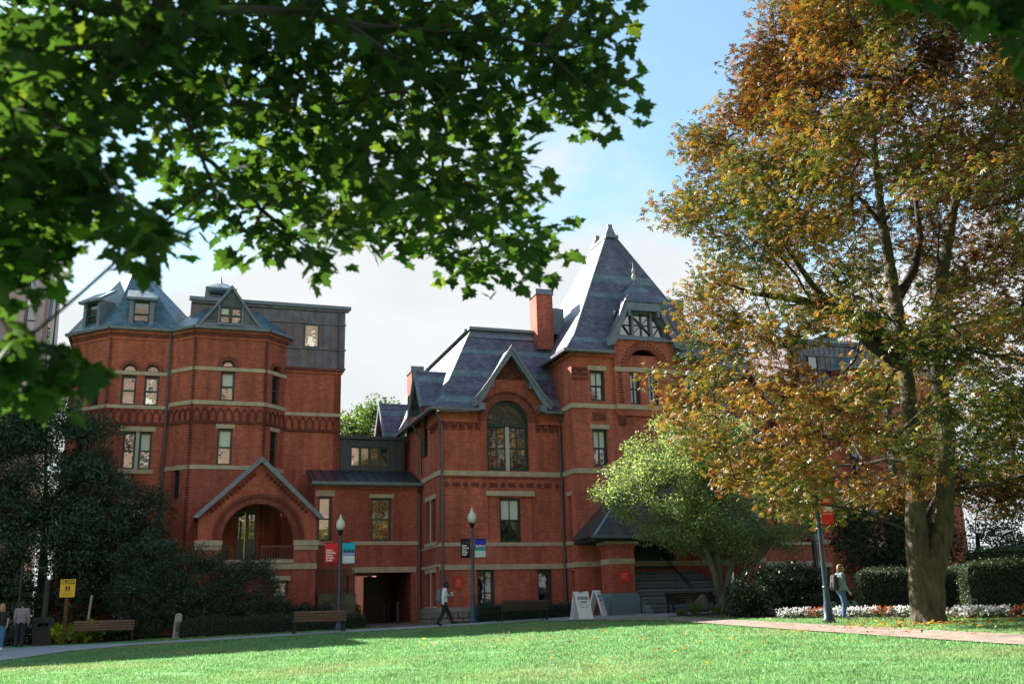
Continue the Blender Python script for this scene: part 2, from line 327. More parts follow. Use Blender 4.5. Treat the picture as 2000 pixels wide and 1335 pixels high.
def stone(F, u0, u1, z0, z1, parent, d=0.05, name='stone_band', m=None):
    return MB().box(F, u0, u1, z0, z1, -0.02, d).build(name, m or STONE, parent)
def pointed_arch_mesh():
    """blind pointed arch of the frieze: raised hood and jambs round a sunk panel"""
    w, h = 0.36, 0.66; n = 5; out = []; inn = []
    def side(hw, zs, top, s): return [(s*hw*math.cos(a)**1.0, zs+(top-zs)*math.sin(a)) for a in [i*math.pi/2/n for i in range(n)]]
    o = [(-w/2+0.012, 0)] + [(-x, z) for x, z in [(0.168, 0.38), (0.13, 0.5), (0.07, 0.6)]] + [(0, 0.655)] + [(x, z) for x, z in [(0.07, 0.6), (0.13, 0.5), (0.168, 0.38)]] + [(w/2-0.012, 0)]
    i_ = [(-0.118, 0)] + [(-x, z) for x, z in [(0.118, 0.36), (0.09, 0.45), (0.05, 0.52)]] + [(0, 0.565)] + [(x, z) for x, z in [(0.05, 0.52), (0.09, 0.45), (0.118, 0.36)]] + [(0.118, 0)]
    b = MB(); F = Fr(0, 0, 0)
    b.plate(F, o + list(reversed(i_)), (), -0.01, 0.06)
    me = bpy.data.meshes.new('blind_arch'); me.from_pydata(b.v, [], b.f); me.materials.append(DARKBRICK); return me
PA = pointed_arch_mesh()
def frieze(F, u0, u1, z0, z1, parent):
    n = max(1, round((u1-u0)/0.36)); st = (u1-u0)/n
    for k in range(n): piece('blind_arch', PA, parent, F, u0+st*(k+0.5), z0, 0.0)
def corbel_mesh(w, h, d, m):
    b = MB().box(Fr(0, 0, 0), -w/2, w/2, h*0.45, h, -0.01, d); b.box(Fr(0, 0, 0), -w/2, w/2, 0.0, h*0.45, -0.01, d*0.55)
    me = bpy.data.meshes.new('corbel'); me.from_pydata(b.v, [], b.f); me.materials.append(m); return me
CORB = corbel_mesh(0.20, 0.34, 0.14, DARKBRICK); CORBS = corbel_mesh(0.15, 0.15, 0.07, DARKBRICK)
def quoin(x, y, z0, z1, parent):
    """toothed brick corner: small dog-tooth bricks set on edge up an angle"""
    b = MB(); z = z0
    while z < z1:
        b.box(Fr(x, y, 45), -0.07, 0.07, z, z+0.068, -0.07, 0.055); z += 0.136
    o = b.build('toothed_quoin', DARKBRICK, parent); o['kind'] = 'stuff'; return o
def downpipe(pts, parent, r=0.055):
    b = MB(); b.tube(pts, r, 8); z = pts[-1][2]+1.0
    x, y = pts[-1][0], pts[-1][1]
    while z < pts[-2][2]-0.5:
        b.tube([(x, y, z), (x, y, z+0.12)], r*1.35, 8); z += 2.4
    return b.build('downpipe', PIPE, parent)
def gutter(pts, parent, w=0.13, m=None, name='gutter'):
    b = MB()
    for a, c in zip(pts[:-1], pts[1:]):
        A = Vector(a); C = Vector(c); t = (C-A).normalized(); n = Vector((t.y, -t.x, 0)); q = []
        for P in (A-t*0.02, C+t*0.02):
            for du, dz in ((0, 0), (w, 0.02), (w*1.1, 0.15), (0, 0.15)): q.append(tuple(P+n*du+Vector((0, 0, dz))))
        b.add(q, [(0, 1, 5, 4), (1, 2, 6, 5), (2, 3, 7, 6), (3, 0, 4, 7), (3, 2, 1, 0), (4, 5, 6, 7)])
    return b.build(name, m or LEAD, parent)
MIRX = 43.5
def mirrored(root, label, base):
    c = copy_tree(root); c.location = (MIRX-base[0], base[1], base[2]); c.scale = (-1, 1, 1); c['label'] = label; return c

# ---------------------------------------------------------------- bay-fronted block (left of the photograph)
def bay_block():
    base = (1.4, 51.5, -0.4)
    T = thing('bay_building', 'red brick block with twin angled bays and blue slate roofs behind the dark evergreen', 'building', base, world=True, group='mirrored blocks of the red brick college building')
    FL, FB = Fr(0, 51.5), Fr(0, 50.42)
    FLf = Fr(-5.2, 53.38, -45); FRl = Fr(-0.46, 51.5, -45); FRr = Fr(4.06, 50.42, 45)
    Z0 = -1.0
    # walls, one per facet, with real openings
    def wall(F, out, holes, th=0.35): return MB().plate(F, out, holes, -th, 0).build('wall', BRICK, T)
    lw = [(-2.72, -2.03), (-1.66, -0.97)]
    H = [rect(a, c, 10.72, 12.2) for a, c in lw] + [[(a, 12.41), (c, 12.41)] + arcpts((a+c)/2, 12.41, (c-a)/2, 0, 180)[1:-1] for a, c in lw]
    H += [rect(-2.46, -1.13, 7.58, 9.42), rect(-2.4, -1.2, 3.9, 5.9)]
    wall(FL, rect(-3.32, -0.455, Z0, 14.5), H)
    lf = [(0.45, 1.02), (1.5, 2.07)]
    H = [rect(a, c, 10.72, 12.2) for a, c in lf] + [[(a, 12.41), (c, 12.41)] + arcpts((a+c)/2, 12.41, (c-a)/2, 0, 180)[1:-1] for a, c in lf] + [rect(0.7, 1.9, 7.58, 9.42)]
    wall(FLf, rect(0, 2.655, Z0, 14.5), H)
    wall(FRl, rect(0, 1.525, Z0, 14.5), [rect(0.55, 0.98, 6.1, 7.5), rect(0.55, 0.98, 2.6, 4.0)])
    H = [rect(1.88, 2.57, 10.88, 12.35), [(1.9, 12.6), (2.55, 12.6)] + arcpts(2.225, 12.6, 0.325, 0, 180)[1:-1], rect(1.87, 2.59, 7.71, 9.5)]
    wall(FB, rect(0.62, 4.06, Z0, 14.5), H + [rect(2.95, 4.65-0.75, 3.1, 5.6)])
    H = [rect(0.5, 1.05, 10.88, 12.35), [(0.5, 12.6), (1.05, 12.6)] + arcpts(0.775, 12.6, 0.275, 0, 180)[1:-1], rect(0.5, 1.05, 7.71, 9.5)]
    wall(FRr, rect(0, 1.525, Z0, 14.5), H)
    wall(FL, rect(5.145, 7.975, Z0, 13.0), ())
    wall(Fr(-5.2, 63, -90), rect(0, 9.62, Z0, 14.5), ())
    wall(Fr(7.98, 51.5, 90), rect(0, 11.5, Z0, 13.0), ())
    wall(Fr(8.0, 63, 180), rect(0, 13.2, Z0, 14.5), ())
    # windows
    for a, c in lw: sash(FL, a, c, 10.72, 12.2, T); lunette(FL, (a+c)/2, 12.41, (c-a)/2, T); arch_trim(FL, (a+c)/2, 12.41, (c-a)/2+0.005, (c-a)/2+0.17, T)
    for a, c in lf: sash(FLf, a, c, 10.72, 12.2, T); lunette(FLf, (a+c)/2, 12.41, (c-a)/2, T); arch_trim(FLf, (a+c)/2, 12.41, (c-a)/2+0.005, (c-a)/2+0.17, T)
    sash(FL, -2.46, -1.87, 7.58, 9.42, T); sash(FL, -1.72, -1.13, 7.58, 9.42, T)
    MB().box(FL, -1.868, -1.722, 7.58, 9.42, -0.25, -0.04).build('stone_mullion', CREAM, T)
    sash(FL, -2.4, -1.2, 3.9, 5.9, T, cols=2, glass=GLASSDIM); sash(FLf, 0.7, 1.9, 7.58, 9.42, T, cols=2)
    sash(FRl, 0.55, 0.98, 6.1, 7.5, T, glass=GLASSDIM); sash(FRl, 0.55, 0.98, 2.6, 4.0, T, glass=GLASSDIM)
    sash(FB, 1.88, 2.57, 10.88, 12.35, T); lunette(FB, 2.225, 12.6, 0.325, T); arch_trim(FB, 2.225, 12.6, 0.33, 0.52, T); sash(FB, 1.87, 2.59, 7.71, 9.5, T)
    sash(FRr, 0.5, 1.05, 10.88, 12.35, T, glass=GLASSDIM); lunette(FRr, 0.775, 12.6, 0.275, T); arch_trim(FRr, 0.775, 12.6, 0.28, 0.46, T); sash(FRr, 0.5, 1.05, 7.71, 9.5, T, glass=GLASSDIM)
    # sandstone bands, sills and lintels
    for F, L_, sp, zA, zB in ((FB, (0.62, 4.06), ((1.87, 2.58),), (12.37, 12.55), (10.66, 10.86)), (FRr, (0, 1.525), ((0.49, 1.06),), (12.37, 12.55), (10.66, 10.86)), (FRl, (0, 1.525), (), (12.37, 12.55), (10.66, 10.86)),
                             (FL, (-3.32, -0.46), (), (12.22, 12.40), (10.53, 10.70)), (FLf, (0, 2.655), (), (12.22, 12.40), (10.53, 10.70))):
        a, c = L_; ov = 0.02
        stone(F, a-ov, c+ov, *zA, T); stone(F, a-ov, c+ov, *zB, T, d=0.07)
        fz0 = zB[0]-0.79 if F in (FB, FRr, FRl) else zB[0]-0.67
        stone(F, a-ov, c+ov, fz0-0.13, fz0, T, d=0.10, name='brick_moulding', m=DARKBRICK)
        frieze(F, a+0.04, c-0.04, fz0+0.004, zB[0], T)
    stone(FB, 0.60, 4.08, 7.50, 7.70, T); stone(FRr, -0.02, 1.54, 7.50, 7.70, T); stone(FRl, -0.02, 1.54, 7.50, 7.70, T)
    stone(FB, 1.78, 2.68, 9.505, 9.72, T, name='lintel', d=0.04); stone(FRr, 0.42, 1.14, 9.505, 9.72, T, name='lintel', d=0.04)
    stone(FL, -2.6, -1.0, 9.425, 9.66, T, name='lintel', d=0.045); stone(FL, -2.6, -1.0, 7.36, 7.575, T, name='sill', d=0.09); stone(FL, -2.5, -1.1, 5.905, 6.1, T, name='lintel')
    stone(FRl, 0.45, 1.08, 7.29, 7.49, T, name='lintel', d=0.03) if False else None
    stone(FRl, 0.45, 1.08, 4.005, 4.25, T, name='lintel')
    stone(FL, 5.15, 8.0, 10.48, 10.65, T); stone(FL, 5.15, 8.0, 9.66, 9.78, T, d=0.10, name='brick_moulding', m=DARKBRICK); frieze(FL, 5.2, 7.95, 9.785, 10.48, T)
    stone(FL, 5.15, 8.05, 12.72, 12.85, T, d=0.08, name='brick_cornice', m=BRICK); stone(FL, 5.15, 8.12, 12.85, 13.0, T, d=0.16, name='brick_cornice', m=DARKBRICK)
    for F, a, c in ((FB, 0.62, 4.06), (FRr, 0, 1.525), (FRl, 0, 1.525), (FL, -3.32, -0.46), (FLf, 0, 2.655)):
        for k, (z0, z1, d) in enumerate(((13.98, 14.14, 0.05), (14.14, 14.30, 0.09), (14.30, 14.44, 0.14))): stone(F, a-0.02, c+0.02, z0, z1, T, d=d, name='brick_cornice', m=BRICK if k != 1 else DARKBRICK)
    for x, y in ((0.62, 50.42), (4.06, 50.42), (-3.32, 51.5)): quoin(x, y, 2.0, 14.0, T)
    gutter([(-0.65, 51.47, 14.42), (0.55, 50.25, 14.42), (4.13, 50.25, 14.42), (5.35, 51.47, 14.42)], T, 0.16)
    gutter([(-5.5, 53.35, 14.42), (-3.40, 51.30, 14.42), (-0.62, 51.30, 14.42)], T, 0.16)
    downpipe([(-0.56, 51.32, 14.4), (-0.56, 51.40, 14.1), (-0.56, 51.40, 0.2)], T)
    # roof of the right-hand bay: hip over the octagon with a slate-hung gable
    ze, zt = 14.55, 16.55; E_ = [(-0.75, 51.9), (-0.72, 51.52), (0.53, 50.2), (4.15, 50.2), (5.4, 51.52), (5.4, 52.6)]; R1, R2 = (1.25, 52.3), (3.35, 52.3)
    b = MB()
    b.slab([(*E_[2], ze), (*E_[3], ze), (*R2, zt), (*R1, zt)]); b.slab([(*E_[1], ze), (*E_[2], ze), (*R1, zt)]); b.slab([(*E_[3], ze), (*E_[4], ze), (*R2, zt)]); b.slab([(*E_[0], ze), (*E_[1], ze), (*R1, zt), (1.0, 54.5, zt)]); b.slab([(*E_[4], ze), (5.4, 54.5, ze), (3.6, 54.5, zt), (*R2, zt)]); b.slab([(*R1, zt), (*R2, zt), (3.6, 54.5, zt+0.01), (1.0, 54.5, zt+0.01)])
    rf = b.build('bay_roof', BLUESLATE, T)
    FG = Fr(0, 50.40); gx = 2.22
    MB().plate(FG, [(0.74, 14.6), (3.70, 14.6), (gx, 16.62)], [rect(1.70, 2.19, 14.82, 15.68), rect(2.25, 2.74, 14.82, 15.68)], -0.3, 0.0).build('slate_hung_gable', GREYSLATE, T)
    for a in (1.70, 2.25): sash(FG, a, a+0.49, 14.82, 15.68, T, d=-0.05, fwid=0.06)
    stone(FG, 1.60, 2.84, 14.72, 14.82, T, d=0.06, name='lead_sill', m=LEAD); stone(FG, 1.60, 1.695, 14.82, 15.74, T, d=0.05, name='lead_jamb', m=LEAD); stone(FG, 2.745, 2.84, 14.82, 15.74, T, d=0.05, name='lead_jamb', m=LEAD)
    for a, c in ((0.8, 1.6), (2.84, 3.66)): stone(FG, a, c, 14.58, 14.80, T, d=0.09, name='lead_apron', m=LEAD)
    b = MB(); b.slab([(0.62, 50.28, 14.55), (gx, 50.28, 16.72), (gx, 52.4, 16.72), (1.6, 52.4, 15.9)]); b.slab([(3.82, 50.28, 14.55), (gx, 50.28, 16.72), (gx, 52.4, 16.72), (2.84, 52.4, 15.9)]); b.build('gable_roof', BLUESLATE, T)
    for s in (-1, 1):
        MB().plate(Fr(0, 50.26), [(gx+s*1.64, 14.50), (gx+s*1.50, 14.50), (gx, 16.60), (gx, 16.80)], (), -0.02, 0.05).build('verge', LEAD, T)
    # roof of the left-hand bay: tall octagonal spire with dormers
    ap = (-2.55, 54.1, 18.85); E2 = [(-5.55, 57.2), (-5.55, 53.25), (-3.42, 51.18), (-0.15, 51.2), (1.5, 53.4), (1.5, 57.2)]; b = MB()
    for i in range(5): b.slab([(*E2[i], ze), (*E2[i+1], ze), ap])
    b.slab([(*E2[5], ze), (*E2[0], ze), ap]); b.build('spire_roof', BLUESLATE, T)
    for F, uc in ((Fr(0, 51.36), -2.03), (Fr(-5.34, 53.24, -45), 1.35)):
        a, c = uc-0.38, uc+0.38
        b = MB(); b.box(F, a-0.20, a, 14.58, 16.1, -0.9, 0.03); b.box(F, c, c+0.20, 14.58, 16.1, -0.9, 0.03); b.box(F, a, c, 16.0, 16.1, -0.9, 0.02); b.build('dormer_cheek', LEAD, T)
        sash(F, a, c, 14.62, 16.0, T, d=-0.03, fwid=0.07); stone(F, a-0.22, c+0.22, 14.50, 14.62, T, d=0.10, name='dormer_sill', m=LEAD)
        b = MB(); b.slab([F.p(a-0.36, 16.08, 0.25), F.p(c+0.36, 16.08, 0.25), F.p(c+0.34, 16.75, -0.75), F.p(a-0.34, 16.75, -0.75)], 0.12); b.build('dormer_roof', BLUESLATE, T)
        stone(F, a-0.37, c+0.37, 15.98, 16.10, T, d=0.26, name='dormer_fascia', m=LEAD)
    # copper penthouse: separate standing-seam panels on a carcass
    FP = Fr(0, 51.56); MB().box(FP, 0.3, 8.16, 13.0, 16.35, -9.5, -0.03).build('penthouse_core', COPPER, T)
    def panel(wd, h, m):
        q = MB().box(Fr(0, 0), 0.008, wd-0.008, 0.008, h-0.008, -0.03, 0.0); q.box(Fr(0, 0), -0.014, 0.014, 0, h, -0.03, 0.035)
        me = bpy.data.meshes.new('panel'); me.from_pydata(q.v, [], q.f); me.materials.append(m); return me
    pw = (8.16-3.9)/11
    for z0, z1, ms in ((13.06, 14.02, (COPPER2, COPPER)), (14.10, 15.40, (COPPER, COPPER, COPPER2)), (15.48, 16.12, (COPPER2,))):
        mm = [panel(pw, z1-z0, m_) for m_ in ms]
        for k in range(11):
            u = 3.9+pw*k
            if z0 == 14.10 and 5.8 < u+pw/2 < 6.95: continue
            piece('panel', mm[(k*7+int(z0*3)) % len(mm)], T, FP, u, z0, 0.0)
    for z in (14.02, 15.40): stone(FP, 3.9, 8.2, z, z+0.08, T, d=0.07, name='seam_rail', m=COPPER2)
    stone(FP, 3.2, 8.2, 12.99, 13.07, T, d=0.10, name='seam_rail', m=COPPER2); stone(FP, 0.3, 8.32, 16.12, 16.24, T, d=0.12, name='parapet_flashing', m=COPPER2); stone(FP, 0.2, 8.42, 16.24, 16.42, T, d=0.24, name='parapet_cap', m=LEAD)
    sash(FP, 6.02, 6.77, 14.12, 15.38, T, d=0.085, split=False, fwid=0.05)
    MB().tube([FP.p(7.86, 16.1, 0.12), FP.p(7.86, 13.05, 0.12)], 0.06, 8).build('downpipe', PIPE, T)
    # ventilator on the flat roof
    b = MB(); b.box(Fr(1.85, 55.8), -0.5, 0.5, 16.3, 17.95, -1.0, 0.0); b.build('ventilator', LEAD, T); b = MB()
    for zz in (17.45, 17.8): b.box(Fr(1.85, 55.72), -0.62, 0.62, zz, zz+0.10, -1.16, 0.10)
    b.build('ventilator_louvre', LEAD, T)
    b = MB(); c = [(1.02, 54.95), (2.68, 54.95), (2.68, 57.3), (1.02, 57.3)]
    for i in range(4): b.slab([(*c[i-1], 18.15), (*c[i], 18.15), (1.85, 55.9, 18.75)], 0.05)
    b.box(Fr(0, 54.95), 1.02, 2.68, 18.02, 18.15, -2.3, 0.0); b.lathe(1.85, 55.9, [(0.11, 18.65), (0.05, 18.85), (0.01, 19.1)], 8); b.build('ventilator_roof', BLUESLATE, T)
    # arched porch in front of the bay
    FQ = Fr(0, 48.0); cx = 3.81
    MB().plate(FQ, [(1.155, Z0), (6.415, Z0), (6.415, 5.22), (cx, 7.55), (1.155, 5.22)], [archhole(cx-1.60, cx+1.60, 3.1, 4.02), rect(4.46, 5.2, 1.42, 2.15)], -0.55, 0).build('porch_wall', BRICK, T)
    for k, (r0_, r1_, d) in enumerate(((1.605, 1.86, 0.06), (1.865, 1.99, 0.11), (1.995, 2.07, 0.07))): arch_trim(FQ, cx, 4.02, r0_, r1_, T, d, ARCHBRICK if k != 1 else DARKBRICK)
    for a, c in ((1.05, 2.2), (5.42, 6.52)):
        stone(FQ, a, c, 3.52, 3.72, T, d=0.07, name='impost'); stone(FQ, a-0.03, c+0.03, 3.725, 3.95, T, d=0.13, name='impost')
    stone(FQ, 1.12, 6.47, 2.66, 2.92, T, d=0.06); stone(FQ, 2.25, 5.4, 2.93, 3.095, T, d=0.12, name='porch_floor_slab', m=STONE)
    stone(FQ, 4.36, 5.3, 2.16, 2.36, T, name='lintel'); sash(FQ, 4.46, 5.2, 1.42, 2.15, T, glass=GLASSDIM, split=False)
    MB().box(FQ, 1.5, 6.1, 2.95, 3.08, -2.4, -0.56).build('porch_floor', GRANITE, T)
    MB().plate(Fr(6.42, 48.56, 90), rect(0, 1.9, Z0, 5.2), (), -0.35, 0).build('porch_wall', BRICK, T); MB().plate(Fr(1.15, 50.5, -90), rect(0, 1.94, Z0, 5.2), (), -0.35, 0).build('porch_wall', BRICK, T)
    for s in (-1, 1):
        b = MB(); b.slab([(cx, 47.78, 7.72), (cx, 50.6, 7.72), (cx+s*2.85, 50.6, 5.06), (cx+s*2.85, 47.78, 5.06)], 0.1); b.build('porch_roof', BLUESLATE, T)
        MB().plate(Fr(0, 47.74), [(cx+s*2.92, 4.98), (cx+s*2.70, 4.92), (cx, 7.50), (cx, 7.78)], (), -0.06, 0.06).build('verge', LEAD, T)
        for k in range(12): piece('corbel', CORBS, T, FQ, cx+s*(0.30+0.165*k), 7.02-0.152*k-0.16, 0.0)
    b = MB(); b.box(FQ, 3.95, 5.38, 3.68, 3.75, -0.50, -0.42); b.box(FQ, 3.95, 5.38, 3.14, 3.19, -0.50, -0.42)
    for k in range(12): b.box(FQ, 3.98+0.12*k, 4.01+0.12*k, 3.1, 3.7, -0.475, -0.445)
    b.build('porch_railing', mat('rust_red_iron', (0.11, 0.035, 0.025), 0.5), T)
    FD = Fr(0, 50.42)
    for a, c in ((2.97, 3.42), (3.44, 3.88)):
        q = MB().plate(FD, rect(a, c, 3.1, 5.58), [rect(a+0.09, c-0.09, 4.2, 5.4)], -0.2, -0.1)
        for k in range(1, 3): q.box(FD, a+0.09, c-0.09, 4.2+0.4*k-0.015, 4.2+0.4*k+0.015, -0.19, -0.11)
        q.box(FD, (a+c)/2-0.015, (a+c)/2+0.015, 4.2, 5.4, -0.185, -0.115); dr = q.build('door', GREENPAINT, T)
        MB().box(FD, a+0.08, c-0.08, 4.19, 5.41, -0.16, -0.15).build('pane', GLASS, dr)
    MB().box(FQ, 3.22, 3.275, 3.1, 5.3, -0.9, -0.85).build('brass_post', mat('gilded_post', (0.40, 0.28, 0.06), 0.4, 0.4), T)
    return T, base
BAY, BAYB = bay_block()
mirrored(BAY, 'red brick block with bays and arched porch hidden behind the autumn chestnut', BAYB)

# ---------------------------------------------------------------- link wing with the passage
def link_wing():
    base = (9.2, 49.1, 0.0)
    T = thing('link_wing', 'low red brick link with dark passage and metal roof left of the gabled wing', 'building', base, world=True, group='mirrored low links of the red brick college building')
    FW = Fr(0, 49.1); Z0 = -1.0
    MB().plate(FW, rect(6.46, 11.69, Z0, 6.62), [[(8.46, Z0+0.5), (11.18, Z0+0.5), (11.18, 2.5), (8.46, 2.5)], rect(9.19, 10.18, 4.0, 6.06), rect(6.62, 7.28, 4.0, 6.12), rect(8.0, 8.16, 0.9, 2.4)], -0.4, 0).build('wall', BRICK, T)
    sash(FW, 9.19, 10.18, 4.0, 6.06, T); sash(FW, 6.62, 7.28, 4.0, 6.12, T); sash(FW, 8.0, 8.16, 0.9, 2.4, T, glass=GLASSDIM, split=False, fwid=0.03)
    stone(FW, 9.08, 10.3, 6.065, 6.25, T, name='lintel', d=0.03); stone(FW, 6.5, 7.4, 6.125, 6.4, T, name='lintel', d=0.03)
    stone(FW, 8.2, 11.6, 3.80, 3.98, T, d=0.04); stone(FW, 6.47, 7.4, 3.80, 3.98, T, d=0.04, name='sill'); stone(FW, 8.3, 9.83, 2.505, 2.76, T, d=0.05, name='lintel'); stone(FW, 9.84, 11.42, 2.505, 2.76, T, d=0.048, name='lintel')
    stone(FW, 6.47, 11.62, 6.48, 6.62, T, d=0.10, name='brick_cornice', m=BRICK)
    b = MB(); b.slab([(6.3, 48.7, 6.78), (11.68, 48.7, 6.78), (11.68, 51.6, 7.75), (6.3, 51.6, 7.75)], 0.1); rf = b.build('metal_roof', DARKMETAL, T); b = MB()
    for k in range(11): u = 6.5+0.5*k; b.add([(u-0.012, 48.7, 6.78), (u+0.012, 48.7, 6.78), (u+0.012, 51.6, 7.75), (u-0.012, 51.6, 7.75), (u-0.012, 48.7, 6.83), (u+0.012, 48.7, 6.83), (u+0.012, 51.6, 7.80), (u-0.012, 51.6, 7.80)], [(4, 5, 6, 7), (0, 4, 7, 3), (1, 2, 6, 5), (0, 1, 5, 4)])
    b.build('standing_seam', DARKMETAL, rf)
    gutter([(6.25, 48.72, 6.62), (11.75, 48.72, 6.62)], T, 0.16); MB().box(FW, 6.3, 11.7, 6.60, 6.70, 0.0, 0.42).build('soffit', LEAD, T)
    # dark metal storey above
    FU = Fr(0, 51.5); MB().plate(FU, rect(8.0, 11.35, 7.6, 9.35), [rect(8.55, 10.55, 7.95, 8.98)], -0.3, 0).build('upper_wall', DARKMETAL, T)
    MB().box(FU, 8.0, 11.35, 9.1, 9.33, -8.0, -0.31).build('upper_roof', DARKMETAL, T); MB().box(FU, 7.99, 11.5, 9.35, 9.50, -8.1, 0.16).build('upper_eave', DARKMETAL, T)
    for k in range(9):
        u = 8.02+0.4*k
        if 8.4 < u < 10.6: MB().box(FU, u, u+0.02, 9.0, 9.34, 0, 0.04).build('seam', DARKMETAL, T)
        else: MB().box(FU, u, u+0.02, 7.7, 9.34, 0, 0.04).build('seam', DARKMETAL, T)
    for k in range(4): sash(FU, 8.55+0.5*k, 9.05+0.5*k, 7.95, 8.98, T, d=-0.06, fwid=0.06, split=False)
    # passage
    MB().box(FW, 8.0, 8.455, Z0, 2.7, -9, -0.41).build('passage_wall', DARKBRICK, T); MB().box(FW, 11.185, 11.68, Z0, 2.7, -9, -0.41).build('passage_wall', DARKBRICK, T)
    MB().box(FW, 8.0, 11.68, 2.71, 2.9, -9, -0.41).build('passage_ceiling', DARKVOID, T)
    MB().box(FW, 9.75, 11.18, -0.2, 2.5, -5.0, -4.9).build('passage_gate', BLACKIRON, T)
    MB().box(FW, 6.46, 7.9, Z0, 2.6, -2.3, -0.41).build('inner_wall', BRICK, T)
    downpipe([(11.50, 48.62, 6.65), (11.56, 49.0, 6.3), (11.56, 49.0, 0.3)], T)
    return T, base
LW, LWB = link_wing()
mirrored(LW, 'low red brick link wing mostly hidden behind the chestnut trunk', LWB)
MB().box(Fr(0, 48.2), 6.6, 8.35, -0.5, 1.55, -0.45, 0.0).build('retaining_wall', mat('mossy_stone', (0.13, 0.115, 0.065), 0.95, noise=0.5, nscale=3, bump=0.03)) and None
o = bpy.data.objects['retaining_wall']; tag(o, 'mossy brown stone retaining wall beside the porch pier', 'wall')
fe = thing('iron_fence', 'dark iron fence on the mossy retaining wall left of the passage', 'fence', (7.4, 48.4, 1.55))
b = MB(); b.box(WORLD, -0.8, 0.9, 1.0, 1.05, -0.02, 0.02); b.box(WORLD, -0.8, 0.9, 0.1, 0.15, -0.02, 0.02); b.build('rail', BLACKIRON, fe)
pk = MB().box(WORLD, -0.012, 0.012, 0.0, 1.2, -0.012, 0.012); pme = bpy.data.meshes.new('picket'); pme.from_pydata(pk.v, [], pk.f); pme.materials.append(BLACKIRON)
for k in range(15): q = link('picket', pme, None, fe); q.location = (-0.75+0.115*k, 0, 0)

